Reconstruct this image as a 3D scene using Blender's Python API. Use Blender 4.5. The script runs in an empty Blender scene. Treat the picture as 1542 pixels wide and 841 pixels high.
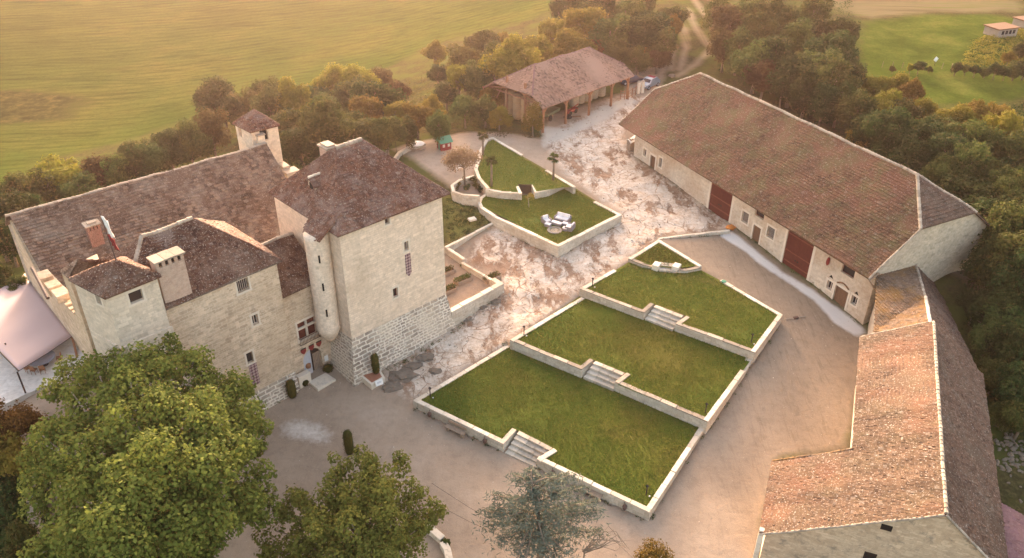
import bpy, math, random
import numpy as np
from mathutils import Vector, noise, Matrix
R=math.radians
random.seed(7); rng=np.random.default_rng(7)
SC=bpy.context.scene
COL=SC.collection
# ------------------------------------------------------------------ camera, sky, sun, exposure
PW,PH=1542.0,841.0
F=1241.0; TH=R(32.24); RO=R(0.40); CZ=50.0
cam=bpy.data.cameras.new('camera'); co=bpy.data.objects.new('camera',cam); COL.objects.link(co)
cam.sensor_width=36; cam.lens=F/PW*36; cam.clip_start=.5; cam.clip_end=6000
co.matrix_world=Matrix.Translation((0,0,CZ))@Matrix.Rotation(R(90)-TH,4,'X')@Matrix.Rotation(RO,4,'Z')
SC.camera=co
SUN_AZ=R(-11); SUN_EL=R(11)      # azimuth from +Y towards +X
w=bpy.data.worlds.new('World'); SC.world=w; w.use_nodes=True
nt=w.node_tree; nt.nodes.clear()
sky=nt.nodes.new('ShaderNodeTexSky'); sky.sky_type='NISHITA'; sky.sun_disc=False
sky.sun_elevation=SUN_EL; sky.sun_rotation=SUN_AZ; sky.dust_density=4; sky.air_density=1.0; sky.ozone_density=.6
bg=nt.nodes.new('ShaderNodeBackground'); bg.inputs[1].default_value=.15
ou=nt.nodes.new('ShaderNodeOutputWorld')
tint=nt.nodes.new('ShaderNodeMix'); tint.data_type='RGBA'; tint.blend_type='MULTIPLY'; tint.inputs[0].default_value=1
tint.inputs[7].default_value=(1.0,.83,.715,1)
nt.links.new(sky.outputs[0],tint.inputs[6]); nt.links.new(tint.outputs[2],bg.inputs[0]); nt.links.new(bg.outputs[0],ou.inputs[0])
sl=bpy.data.lights.new('sun','SUN'); sl.energy=1.4; sl.angle=R(6); sl.color=(1,.80,.64)
so=bpy.data.objects.new('sun',sl); COL.objects.link(so)
sd=Vector((math.sin(SUN_AZ)*math.cos(SUN_EL),math.cos(SUN_AZ)*math.cos(SUN_EL),math.sin(SUN_EL)))
so.rotation_euler=sd.to_track_quat('Z','Y').to_euler(); so.location=(0,0,120)
SC.view_settings.view_transform='Standard'; SC.view_settings.look='None'; SC.view_settings.gamma=1
SC.view_settings.exposure=3.0
SC.render.engine='CYCLES'; SC.cycles.max_bounces=8
HAZE_COL=(1,.74,.73,1); HAZE_D=.00017; HAZE_G=.70  # pink glow of the added haze box that replaces sun flare
# ------------------------------------------------------------------ measuring helpers (pixel of the photo -> place in the world)
_c,_s=math.cos(RO),math.sin(RO); _ct,_st=math.cos(TH),math.sin(TH)
def ray(px,py):
    du,dv=px-PW/2,py-PH/2
    u=_c*du+_s*dv; v=-_s*du+_c*dv
    X=u/F; U=-v/F
    return np.array([X,_ct+U*_st,-_st+U*_ct])
def at(px,py,z):
    d=ray(px,py); t=(z-CZ)/d[2]; p=d*t; return np.array([p[0],p[1],z])
def UV(y): y=R(y); return np.array([math.cos(y),math.sin(y)])
def onwall(px,py,P,yaw):
    u=UV(yaw); n=np.array([-u[1],u[0]]); d=ray(px,py); P=np.array(P[:2],float)
    t=(P@n)/(d[:2]@n); X=d*t; return float((X[:2]-P)@u),float(X[2]+CZ)
# ------------------------------------------------------------------ terrain height
CP=[]
def cp(px,py,z): p=at(px,py,z); CP.append((p[0],p[1],z))
for a in [(385,622,0),(532,582,0),(460,590,0),(440,690,-.1),(600,750,-.3),(622,612,.1),(700,665,0),(800,712,0),(978,785,0),(850,841,-.3),(640,841,-.4),(360,780,-.1),
    (1068,645,.5),(1020,715,.2),(1142,545,1.5),(1182,480,1.9),(1130,420,2.2),(957,238,3.1),(1066,316,2.5),(1177,399,1.75),(1269,467,1.2),(1314,505,.6),
    (1280,600,.9),(1270,670,.6),(1160,700,.4),(1130,800,.2),(1060,800,0),
    (687,491,.75),(700,480,.9),(760,440,1.7),(770,505,1.2),(840,440,1.9),(876,432,2.1),(945,385,2.6),(1000,357,2.8),(745,345,2.7),(690,380,2.0),(840,384,2.6),(935,330,2.9),(870,275,3.3),(900,220,3.3),
    (700,400,2.0),(700,310,3.4),(680,330,3.2),(650,240,4.6),(610,235,4.6),(680,215,4.8),(735,205,4.9),(820,212,3.8),(950,145,4.1),(985,135,4.3),(1010,100,4.8),(1035,50,5.8),(1050,0,6.5),(870,170,4.0),
    (780,130,4.0),(740,150,4.0),(1445,419,4.3),(1480,420,3.8),(1400,250,4.0),(1300,200,4),(1200,140,4),(1150,60,5),(1300,100,3),(1400,130,3),(1500,150,3),(1500,60,4.5),(1300,40,3.5),(1540,80,3.6),(1540,0,4),(1300,0,4),
    (1500,500,2.5),(1520,650,.5),(1530,800,-1),(1542,400,2),(1490,700,.5),
    (118,538,3.2),(0,640,3.0),(60,600,3.1),(200,700,1.2),(0,700,1.5),(36,430,3.0),(300,640,.4),(150,560,2.9)]: cp(*a)
for a in [(0,760,-3.5),(20,841,-5),(60,700,1.2),(130,800,.2),
    (0,330,-5),(0,260,-12),(0,150,-14),(0,0,-14),(200,200,-13),(200,100,-14),(300,0,-12),(400,60,-11),(600,0,-8),(600,80,-6),(700,40,-3),(780,20,0),(850,0,2),(900,40,3.5),(500,100,-9),
    (300,200,-9),(200,250,-8),(100,290,-7),(400,180,-5),(480,200,-2),(540,190,0),(560,160,-3),(600,180,2),(640,150,2),(700,110,2),(450,130,-8),(700,170,3.5),(330,150,-11),(760,80,1.5)]: cp(*a)
for a in [(-200,0,-12),(-80,40,-8),(-60,30,-6),(-300,300,-14),(-200,600,-16),(0,600,-5),(300,600,2),(400,200,0),(250,0,-8),(100,30,-4),(0,10,-1),(0,-60,-6),(60,20,-3),(0,300,0),(100,300,5),(-30,22,-3)]: CP.append(a)
CP=np.array(CP,float)
_D=np.sqrt(((CP[:,None,:2]-CP[None,:,:2])**2).sum(-1)); _W=np.linalg.solve(np.block([[_D+np.eye(len(CP))*-.6,np.ones((len(CP),1))],[np.ones((1,len(CP))),np.zeros((1,1))]]),np.append(CP[:,2],0))
def H0(x,y):
    x=np.atleast_1d(np.asarray(x,float)); y=np.atleast_1d(np.asarray(y,float))
    d=np.sqrt((x[:,None]-CP[None,:,0])**2+(y[:,None]-CP[None,:,1])**2)
    return d@_W[:-1]+_W[-1]
def h0(x,y): return float(H0(x,y)[0])
def gr(px,py,dz=0):
    "point of the pixel ray dz above the ground"
    z=2.0
    for i in range(25):
        p=at(px,py,z); z=.5*z+.5*(h0(p[0],p[1])+dz)
    p=at(px,py,z); return np.array([p[0],p[1],z-dz])
# ------------------------------------------------------------------ object helpers
def tag(o,label=None,cat=None,group=None,kind=None):
    if label: o['label']=label
    if cat: o['category']=cat
    if group: o['group']=group
    if kind: o['kind']=kind
    return o
def thing(name,loc=(0,0,0),label=None,cat=None,group=None,rz=0):
    o=bpy.data.objects.new(name,None); COL.objects.link(o); o.location=[float(v) for v in loc]; o.rotation_euler=(0,0,rz); o.empty_display_size=.3
    return tag(o,label,cat,group)
def wloc(o):
    v=np.zeros(3)
    while o is not None: v=v+np.array(o.location); o=o.parent
    return v
class MB:
    def __init__(s): s.v=[]; s.f=[]; s.sm=False
    def add(s,vs,fs):
        b=len(s.v); s.v.extend([tuple(float(c) for c in v) for v in vs]); s.f.extend([tuple(i+b for i in f) for f in fs]); return s
    def poly(s,pts): return s.add(pts,[tuple(range(len(pts)))])
    def box(s,c,sz,rz=0,tilt=None):
        hx,hy,hz=[k/2 for k in sz]; P=[]
        m=Matrix.Rotation(rz,3,'Z')
        if tilt: m=m@Matrix.Rotation(tilt[0],3,'X')@Matrix.Rotation(tilt[1],3,'Y')
        for dx,dy,dz in [(-1,-1,-1),(1,-1,-1),(1,1,-1),(-1,1,-1),(-1,-1,1),(1,-1,1),(1,1,1),(-1,1,1)]:
            P.append(tuple(m@Vector((dx*hx,dy*hy,dz*hz))+Vector([float(k) for k in c])))
        return s.add(P,[(3,2,1,0),(4,5,6,7),(0,1,5,4),(1,2,6,5),(2,3,7,6),(3,0,4,7)])
    def prism(s,pts,z0,z1):
        "pts ccw (x,y); z0,z1 numbers or lists"
        n=len(pts); z0=z0 if hasattr(z0,'__len__') else [z0]*n; z1=z1 if hasattr(z1,'__len__') else [z1]*n
        v=[(p[0],p[1],z) for p,z in zip(pts,z0)]+[(p[0],p[1],z) for p,z in zip(pts,z1)]
        return s.add(v,[tuple(range(n-1,-1,-1)),tuple(range(n,2*n))]+[(i,(i+1)%n,n+(i+1)%n,n+i) for i in range(n)])
    def tube(s,pts,rs,n=8,cap=True):
        pts=[Vector([float(c) for c in p]) for p in pts]
        if not hasattr(rs,'__len__'): rs=[rs]*len(pts)
        b=[];up=None
        for i,p in enumerate(pts):
            d=(pts[min(i+1,len(pts)-1)]-pts[max(i-1,0)])
            if d.length<1e-9: d=Vector((0,0,1))
            d.normalize()
            if up is None: up=Vector((1,0,0)) if abs(d.x)<.9 else Vector((0,1,0))
            a=d.cross(up); 
            if a.length<1e-6: a=d.orthogonal()
            a.normalize(); bb=d.cross(a)
            for k in range(n):
                t=2*math.pi*k/n; b.append(tuple(p+(a*math.cos(t)+bb*math.sin(t))*rs[i]))
        fs=[(i*n+k,i*n+(k+1)%n,(i+1)*n+(k+1)%n,(i+1)*n+k) for i in range(len(pts)-1) for k in range(n)]
        if cap: fs+= [tuple(range(n-1,-1,-1)),tuple(range((len(pts)-1)*n,len(pts)*n))]
        return s.add(b,fs)
    def lathe(s,c,prof,n=16):
        v=[];m=len(prof)
        for r,z in prof:
            for k in range(n): t=2*math.pi*k/n; v.append((c[0]+r*math.cos(t),c[1]+r*math.sin(t),c[2]+z))
        fs=[(i*n+k,i*n+(k+1)%n,(i+1)*n+(k+1)%n,(i+1)*n+k) for i in range(m-1) for k in range(n)]
        fs+=[tuple(range(n-1,-1,-1)),tuple(range((m-1)*n,m*n))]
        return s.add(v,fs)
    def blob(s,c,r,seed=0,amp=.25,n=10,m=7,flat=0):
        "uneven stone / lump"
        v=[];rx,ry,rz_=r if hasattr(r,'__len__') else (r,r,r)
        for i in range(m+1):
            ph=math.pi*i/m
            for k in range(n):
                t=2*math.pi*k/n; d=Vector((math.sin(ph)*math.cos(t),math.sin(ph)*math.sin(t),math.cos(ph)))
                q=1+amp*noise.noise(d*1.7+Vector((seed*3.1,seed*1.7,0)))*1.6
                v.append((c[0]+rx*d.x*q,c[1]+ry*d.y*q,c[2]+rz_*d.z*q))
        return s.add(v,[(i*n+k,(i+1)*n+k,(i+1)*n+(k+1)%n,i*n+(k+1)%n) for i in range(m) for k in range(n)])
    def build(s,name,mat,parent=None,smooth=False,bevel=0,uv=True):
        v=np.array(s.v,float).reshape(-1,3)
        return mk(name,v,s.f,mat,parent,smooth,bevel,uv)
def auto_uv(me,v):
    uvl=me.uv_layers.new(name='uv')
    nl=len(me.loops); out=np.zeros((nl,2))
    li=np.zeros(nl,int); me.loops.foreach_get('vertex_index',li)
    npn=len(me.polygons); ls=np.zeros(npn,int); lt=np.zeros(npn,int); me.polygons.foreach_get('loop_start',ls); me.polygons.foreach_get('loop_total',lt)
    nn=np.zeros(npn*3); me.polygons.foreach_get('normal',nn); nn=nn.reshape(-1,3)
    fi=np.repeat(np.arange(npn),lt); N=nn[fi]; P=v[li]
    h=np.hypot(N[:,0],N[:,1]); flat=h<.05
    tx=np.where(flat,1,-N[:,1]/np.maximum(h,1e-6)); ty=np.where(flat,0,N[:,0]/np.maximum(h,1e-6))
    T=np.stack([tx,ty,np.zeros_like(tx)],1); B=np.cross(N,T)
    out[:,0]=(P*T).sum(1); out[:,1]=(P*B).sum(1)
    uvl.data.foreach_set('uv',out.ravel())
def mk(name,v,f,mat,parent=None,smooth=False,bevel=0,uv=True):
    v=np.asarray(v,float)
    me=bpy.data.meshes.new(name); off=wloc(parent) if parent else np.zeros(3)
    me.from_pydata((v-off).tolist(),[],f); me.update()
    if uv: auto_uv(me,v)
    if smooth: me.shade_smooth()
    o=bpy.data.objects.new(name,me); COL.objects.link(o)
    if mat: me.materials.append(mat)
    if parent: o.parent=parent
    if bevel:
        b=o.modifiers.new('b','BEVEL'); b.width=bevel; b.segments=2; b.limit_method='ANGLE'
    return o
def struct(o): o['kind']='structure'; return o
def dup(root,loc,rz=None,label=None,scale=None,group=None):
    r=root.copy(); COL.objects.link(r); r.location=[float(k) for k in loc]
    if rz is not None: r.rotation_euler=(0,0,rz)
    if label: r['label']=label
    if group: r['group']=group
    if scale is not None: r.scale=(scale,)*3 if not hasattr(scale,'__len__') else scale
    for ch in list(root.children):
        c=ch.copy(); COL.objects.link(c); c.parent=r
        for g in ch.children:
            d=g.copy(); COL.objects.link(d); d.parent=c
    return r
# ------------------------------------------------------------------ materials
def mat(name):
    m=bpy.data.materials.new(name); m.use_nodes=True; t=m.node_tree; b=t.nodes['Principled BSDF']; b.inputs['Specular IOR Level'].default_value=.25; b.inputs['Roughness'].default_value=.85
    return m,t,b
def N(t,typ,**k):
    n=t.nodes.new(typ)
    for a,b in k.items():
        if a.startswith('i_'): n.inputs[a[2:].replace('_',' ')].default_value=b
        else: setattr(n,a,b)
    return n
def L(t,a,b): t.links.new(a,b)
def ramp(t,src,stops,interp='LINEAR'):
    r=N(t,'ShaderNodeValToRGB'); r.color_ramp.interpolation=interp
    e=r.color_ramp.elements
    while len(e)>1: e.remove(e[0])
    e[0].position=stops[0][0]; e[0].color=(*stops[0][1],1) if len(stops[0][1])==3 else stops[0][1]
    for p,c in stops[1:]:
        q=e.new(p); q.color=(*c,1)
    if src is not None: L(t,src,r.inputs[0])
    return r.outputs[0]
def g3(v): return (v,v,v)
def mix(t,fac,a,b,mode='MIX'):
    m=N(t,'ShaderNodeMix',data_type='RGBA',blend_type=mode)
    for s,k in ((fac,0),(a,6),(b,7)):
        if hasattr(s,'is_linked') or isinstance(s,bpy.types.NodeSocket): L(t,s,m.inputs[k])
        elif k==0: m.inputs[0].default_value=s
        else: m.inputs[k].default_value=(*s,1)
    return m.outputs[2]
def math_(t,op,a,b=0,c=None):
    m=N(t,'ShaderNodeMath',operation=op)
    for i,s in enumerate((a,b,c)):
        if s is None: continue
        if isinstance(s,bpy.types.NodeSocket): L(t,s,m.inputs[i])
        else: m.inputs[i].default_value=s
    return m.outputs[0]
def noise_(t,vec,scale,detail=4,rough=.55,dist=0):
    n=N(t,'ShaderNodeTexNoise'); n.inputs['Scale'].default_value=scale; n.inputs['Detail'].default_value=detail; n.inputs['Roughness'].default_value=rough; n.inputs['Distortion'].default_value=dist
    if vec is not None: L(t,vec,n.inputs['Vector'])
    return n.outputs['Fac']
def wpos(t): return N(t,'ShaderNodeNewGeometry').outputs['Position']
def uvs(t): return N(t,'ShaderNodeUVMap',uv_map='uv').outputs[0]
def bump(t,b,h,strength=.5,dist=.05,nrm=None):
    n=N(t,'ShaderNodeBump'); n.inputs['Strength'].default_value=strength; n.inputs['Distance'].default_value=dist; L(t,h,n.inputs['Height'])
    if nrm is not None: L(t,nrm,n.inputs['Normal'])
    L(t,n.outputs[0],b.inputs['Normal']); return n.outputs[0]
def plain(name,col,rough=.7,metal=0,var=.15,sc=6):
    m,t,b=mat(name); n=noise_(t,wpos(t),sc,3)
    c=mix(t,n,tuple(k*(1-var) for k in col),tuple(min(1,k*(1+var)) for k in col)); L(t,c,b.inputs['Base Color']); b.inputs['Roughness'].default_value=rough; b.inputs['Metallic'].default_value=metal
    return m
def stone(name,c1,c2,mortar,bw=.5,bh=.22,ms=.02,dist=.06,stain=(.25,.2,.15),stainamt=.35,bmp=.6,dark=None,darkamt=.0,contrast=1):
    m,t,b=mat(name); u=uvs(t); p=wpos(t)
    nd=N(t,'ShaderNodeTexNoise'); nd.inputs['Scale'].default_value=1.6; L(t,u,nd.inputs['Vector'])
    off=N(t,'ShaderNodeVectorMath',operation='MULTIPLY_ADD'); L(t,nd.outputs['Color'],off.inputs[0]); off.inputs[1].default_value=(dist*2,dist*2,0); L(t,u,off.inputs[2])
    br=N(t,'ShaderNodeTexBrick'); L(t,off.outputs[0],br.inputs['Vector']); br.inputs['Scale'].default_value=1; br.inputs['Brick Width'].default_value=bw; br.inputs['Row Height'].default_value=bh; br.inputs['Mortar Size'].default_value=ms; br.inputs['Mortar Smooth'].default_value=.4; br.inputs['Bias'].default_value=0
    br.inputs['Color1'].default_value=(*c1,1); br.inputs['Color2'].default_value=(*c2,1); br.inputs['Mortar'].default_value=(*mortar,1); br.offset=.47; br.squash=.8; br.squash_frequency=3
    # second, larger coursing mixed by patches so that the pattern does not repeat
    b2=N(t,'ShaderNodeTexBrick'); L(t,off.outputs[0],b2.inputs['Vector']); b2.inputs['Scale'].default_value=1; b2.inputs['Brick Width'].default_value=bw*1.63; b2.inputs['Row Height'].default_value=bh*1.41; b2.inputs['Mortar Size'].default_value=ms; b2.inputs['Mortar Smooth'].default_value=.5
    b2.inputs['Color1'].default_value=(*c2,1); b2.inputs['Color2'].default_value=(*[k*.93 for k in c1],1); b2.inputs['Mortar'].default_value=(*mortar,1); b2.offset=.37
    pa=ramp(t,noise_(t,u,.35,3),[(.47,g3(0)),(.53,g3(1))])
    col=mix(t,pa,br.outputs['Color'],b2.outputs['Color'])
    h=mix(t,pa,br.outputs['Fac'],b2.outputs['Fac'])
    vo=N(t,'ShaderNodeTexVoronoi'); vo.inputs['Scale'].default_value=2.7; L(t,off.outputs[0],vo.inputs['Vector'])
    vc=ramp(t,vo.outputs['Color'],[(.0,g3(.78)),(.5,g3(1)),(1,g3(1.0))]); col=mix(t,.55*contrast,col,vc,'MULTIPLY')
    n1=noise_(t,p,.28,5,.62); st=ramp(t,n1,[(.42,g3(0)),(.68,g3(1))]); st=math_(t,'MULTIPLY',st,stainamt); col=mix(t,st,col,stain)
    n2=noise_(t,p,3.5,6,.7); col=mix(t,.5*contrast,col,ramp(t,n2,[(.3,g3(.62)),(.55,g3(1)),(.75,g3(1))]),'MULTIPLY')
    if dark:
        d=ramp(t,noise_(t,p,1.3,6,.7),[(.55,g3(0)),(.66,g3(1))]); col=mix(t,math_(t,'MULTIPLY',d,darkamt),col,dark)
    L(t,col,b.inputs['Base Color'])
    hh=math_(t,'ADD',math_(t,'MULTIPLY',h,-1),math_(t,'MULTIPLY',n2,.9))
    bump(t,b,hh,bmp,.06); return m
M={}
M['wall']=stone('cream_stone',(.70,.56,.43),(.82,.67,.53),(.64,.51,.39),stainamt=.35,stain=(.43,.33,.23))
M['wallM']=stone('rough_stone',(.50,.38,.27),(.72,.57,.42),(.74,.61,.47),bw=.45,bh=.2,dist=.12,stainamt=.5,stain=(.38,.27,.17),dark=(.25,.19,.14),darkamt=.35)
M['wallG']=stone('gable_stone',(.52,.39,.26),(.70,.55,.40),(.60,.47,.34),bw=.5,bh=.2,dist=.12,stainamt=.6,stain=(.36,.26,.17),dark=(.22,.17,.13),darkamt=.4)
M['wallW']=stone('pale_stone',(.60,.50,.39),(.76,.64,.51),(.62,.51,.40),stainamt=.3,stain=(.45,.38,.29),dark=(.28,.24,.2),darkamt=.25)
M['batter']=stone('batter_stone',(.24,.19,.15),(.40,.33,.27),(.76,.68,.58),bw=.6,bh=.3,ms=.085,dist=.12,stainamt=.75,stain=(.68,.58,.46),bmp=1)
M['barnwall']=stone('limewash_wall',(.58,.48,.38),(.66,.57,.46),(.62,.53,.43),dist=.2,stainamt=.65,stain=(.44,.30,.20),dark=(.30,.2,.14),darkamt=.35)
M['greywall']=stone('grey_rubble',(.52,.42,.30),(.68,.56,.42),(.58,.47,.34),bw=.4,bh=.2,dist=.2,stainamt=.3,stain=(.3,.27,.24),dark=(.2,.18,.15),darkamt=.4)
M['retain']=stone('retaining_stone',(.50,.44,.36),(.62,.56,.47),(.42,.36,.28),bw=.7,bh=.32,dist=.1,stainamt=.5,stain=(.34,.25,.17),dark=(.25,.2,.16),darkamt=.4)
M['brick']=stone('chimney_brick',(.22,.075,.05),(.32,.12,.085),(.45,.34,.27),bw=.24,bh=.085,ms=.012,dist=.01,stainamt=.3,stain=(.4,.3,.24))
M['brickp']=stone('pale_brick',(.47,.30,.22),(.55,.38,.29),(.52,.42,.35),bw=.26,bh=.1,ms=.012,dist=.02,stainamt=.4,stain=(.5,.42,.34))
def blockmat(name,a,b_):
    m,t,b=mat(name); g=N(t,'ShaderNodeNewGeometry'); p=g.outputs['Position']
    c=mix(t,g.outputs['Random Per Island'],a,b_); c=mix(t,.7,c,ramp(t,noise_(t,p,1.6,6,.75),[(.34,g3(.55)),(.5,g3(.95)),(.7,g3(1))]),'MULTIPLY')
    c=mix(t,math_(t,'MULTIPLY',ramp(t,noise_(t,p,4,5,.7),[(.6,g3(0)),(.68,g3(1))]),.6),c,(.25,.21,.15)); L(t,c,b.inputs['Base Color']); bump(t,b,noise_(t,p,7,5,.7),.5,.03); return m
M['coping']=blockmat('coping_stone',(.74,.65,.54),(.56,.47,.37)); M['cap']=blockmat('lichen_cap',(.46,.38,.30),(.27,.22,.17)); M['stepst']=blockmat('step_stone',(.60,.53,.44),(.36,.31,.25))
M['dark']=plain('dark_interior',(.015,.012,.01),.9)
M['glass']=plain('old_glass',(.035,.03,.03),.15)
M['frame']=plain('painted_frame',(.5,.42,.36),.6)
M['stoneframe']=plain('dressed_stone',(.64,.55,.45),.8,var=.1,sc=4)
M['wood']=plain('old_wood',(.16,.085,.05),.8,var=.35,sc=9)
M['woodl']=plain('grey_wood',(.30,.22,.16),.85,var=.35,sc=8)
M['beam']=plain('red_beam',(.26,.12,.065),.7,var=.25,sc=6)
M['reddoor']=plain('oxblood_boards',(.10,.022,.014),.7,var=.3,sc=2)
M['iron']=plain('dark_iron',(.03,.022,.02),.6)
M['white']=plain('white_paint',(.75,.73,.7),.6,var=.05)
M['red']=plain('red_paint',(.22,.025,.025),.6)
M['silver']=plain('metal_silver',(.26,.30,.36),.3,.4,.05)
M['blackcar']=plain('dark_car_paint',(.06,.07,.10),.25,.3,.05)
M['rubber']=plain('rubber',(.02,.02,.02),.8)
M['cushion']=plain('cushion',(.66,.63,.64),.9,var=.06)
M['wicker']=plain('grey_wicker',(.22,.19,.2),.8,var=.2,sc=30)
M['orange']=plain('orange_cloth',(.55,.2,.05),.8)
M['green']=plain('green_paint',(.07,.22,.14),.7)
M['doorrail']=plain('door_rail_paint',(.17,.05,.035),.7)
M['hay']=plain('hay',(.42,.27,.15),.95,var=.3,sc=12)
M['haywrap']=plain('grey_bale',(.33,.29,.23),.8,var=.3,sc=5)
M['awning']=plain('pale_awning',(.46,.36,.36),.8,var=.03,sc=.6)
M['steel']=plain('rust_steel',(.10,.06,.05),.6)
M['conc']=plain('concrete',(.27,.235,.20),.9,var=.2,sc=1.5)
M['rockpile']=plain('loose_limestone',(.17,.135,.105),.95,var=.35,sc=4)
def roofmat(name,cols,moss=None,mossamt=.3,fleck=.5,warm=None,fleckc=(.55,.5,.44),mossc=.5):
    m,t,b=mat(name); g=N(t,'ShaderNodeNewGeometry'); p=g.outputs['Position']
    base=ramp(t,g.outputs['Random Per Island'],[(i/(len(cols)-1),c) for i,c in enumerate(cols)])
    n=noise_(t,p,.22,4,.6); base=mix(t,.75,base,ramp(t,n,[(.32,g3(.6)),(.5,g3(.95)),(.68,g3(1.0))]),'MULTIPLY')
    if warm: base=mix(t,math_(t,'MULTIPLY',ramp(t,noise_(t,p,.16,3,.5,.4),[(.48,g3(0)),(.62,g3(1))]),.8),base,warm)
    if moss: base=mix(t,math_(t,'MULTIPLY',ramp(t,noise_(t,p,.5,6,.72),[(mossc-.04,g3(0)),(mossc+.12,g3(1))]),mossamt),base,moss)
    f=ramp(t,noise_(t,p,7.5,4,.8),[(.57,g3(0)),(.66,g3(1))]); base=mix(t,math_(t,'MULTIPLY',f,fleck),base,fleckc)
    f2=ramp(t,math_(t,'MULTIPLY',g.outputs['Random Per Island'],1),[(.975,g3(0)),(.98,g3(1))]); base=mix(t,math_(t,'MULTIPLY',f2,fleck*.18),base,fleckc)
    L(t,base,b.inputs['Base Color']); bump(t,b,noise_(t,p,9,4,.7),.5,.03); b.inputs['Roughness'].default_value=.9
    return m
M['roofH']=roofmat('stone_slate_grey',[(.062,.036,.023),(.125,.076,.051),(.21,.137,.096),(.085,.051,.034),(.155,.098,.067)],(.30,.25,.20),.35,.5)
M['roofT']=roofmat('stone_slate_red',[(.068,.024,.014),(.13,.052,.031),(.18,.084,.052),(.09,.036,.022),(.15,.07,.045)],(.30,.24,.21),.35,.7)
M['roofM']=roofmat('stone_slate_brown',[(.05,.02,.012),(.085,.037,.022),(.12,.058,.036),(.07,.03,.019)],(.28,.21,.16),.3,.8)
M['roofB']=roofmat('barn_tile',[(.062,.031,.018),(.105,.054,.032),(.14,.072,.045),(.085,.047,.028)],(.10,.085,.038),.75,.45,warm=(.145,.065,.042))
M['roofK']=roofmat('link_tile',[(.11,.07,.045),(.16,.10,.065),(.21,.14,.095),(.08,.055,.035)],(.25,.13,.03),.7,.5)
M['roofA']=roofmat('annex_tile',[(.065,.038,.024),(.105,.063,.04),(.15,.094,.062),(.082,.049,.031)],(.12,.09,.05),.4,.7,warm=(.16,.075,.044),fleckc=(.62,.56,.5))
M['roofP']=roofmat('new_tile',[(.20,.115,.085),(.30,.185,.14),(.27,.16,.12),(.33,.21,.16),(.12,.075,.055),(.29,.175,.13)],None,0,.0)
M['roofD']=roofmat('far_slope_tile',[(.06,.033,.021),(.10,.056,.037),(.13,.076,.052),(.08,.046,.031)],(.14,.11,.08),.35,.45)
M['roofQ']=roofmat('mauve_tile',[(.17,.09,.09),(.22,.12,.12),(.19,.10,.11)],None,0,.2)
def leafmat(name,cols,trans=.35,lump=None,rough=.6):
    m,t,b=mat(name); g=N(t,'ShaderNodeNewGeometry'); oi=N(t,'ShaderNodeObjectInfo')
    r=math_(t,'FRACT',math_(t,'ADD',math_(t,'MULTIPLY',g.outputs['Random Per Island'],.55),math_(t,'MULTIPLY',noise_(t,g.outputs['Position'],.55,3),.75)),0)
    c=ramp(t,math_(t,'ADD',math_(t,'MULTIPLY',g.outputs['Random Per Island'],.35),math_(t,'MULTIPLY',noise_(t,g.outputs['Position'],.5,3),.7)),[(i/(len(cols)-1),k) for i,k in enumerate(cols)])
    hs=N(t,'ShaderNodeHueSaturation'); L(t,c,hs.inputs['Color']); L(t,math_(t,'ADD',math_(t,'MULTIPLY',oi.outputs['Random'],.06),.47),hs.inputs['Hue']); L(t,math_(t,'ADD',math_(t,'MULTIPLY',oi.outputs['Random'],.5),.75),hs.inputs['Value'])
    c=hs.outputs[0]
    L(t,c,b.inputs['Base Color']); b.inputs['Roughness'].default_value=.85; b.inputs['Specular IOR Level'].default_value=.08
    tr=N(t,'ShaderNodeBsdfTranslucent'); L(t,c,tr.inputs[0]); ms=N(t,'ShaderNodeMixShader'); ms.inputs[0].default_value=trans
    L(t,b.outputs[0],ms.inputs[1]); L(t,tr.outputs[0],ms.inputs[2]); L(t,ms.outputs[0],t.nodes['Material Output'].inputs[0]); return m
M['leafPlane']=leafmat('plane_leaves',[(.035,.038,.009),(.072,.078,.016),(.125,.13,.026),(.20,.19,.04),(.36,.30,.07)],.3)
M['leafGinkgo']=leafmat('ginkgo_leaves',[(.055,.056,.014),(.10,.10,.022),(.155,.15,.034),(.22,.205,.055)],.3)
M['leafCedar']=leafmat('cedar_needles',[(.11,.135,.10),(.18,.21,.155),(.26,.29,.22)],.15)
M['leafDark']=leafmat('dark_leaves',[(.012,.022,.007),(.028,.042,.012),(.05,.066,.018),(.085,.098,.026)],.3)
M['leafMid']=leafmat('olive_leaves',[(.02,.03,.009),(.05,.064,.017),(.09,.10,.026),(.145,.14,.038)],.35)
M['leafGold']=leafmat('golden_leaves',[(.07,.068,.014),(.13,.115,.02),(.20,.165,.026),(.28,.22,.035)],.4)
M['leafRust']=leafmat('rust_leaves',[(.035,.032,.013),(.062,.052,.018),(.09,.07,.022),(.12,.092,.028)],.35)
M['leafOrange']=leafmat('orange_leaves',[(.07,.06,.014),(.13,.09,.02),(.20,.125,.025),(.12,.11,.025)],.35)
M['leafBox']=leafmat('box_leaves',[(.03,.035,.008),(.05,.055,.012),(.08,.08,.016)],.1)
M['leafPink']=leafmat('pinkish_leaves',[(.12,.07,.05),(.17,.10,.07),(.16,.13,.06)],.35)
M['bark']=plain('bark',(.20,.15,.11),.95,var=.35,sc=6)
M['barkl']=plain('pale_bark',(.38,.32,.25),.95,var=.3,sc=5)
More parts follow.
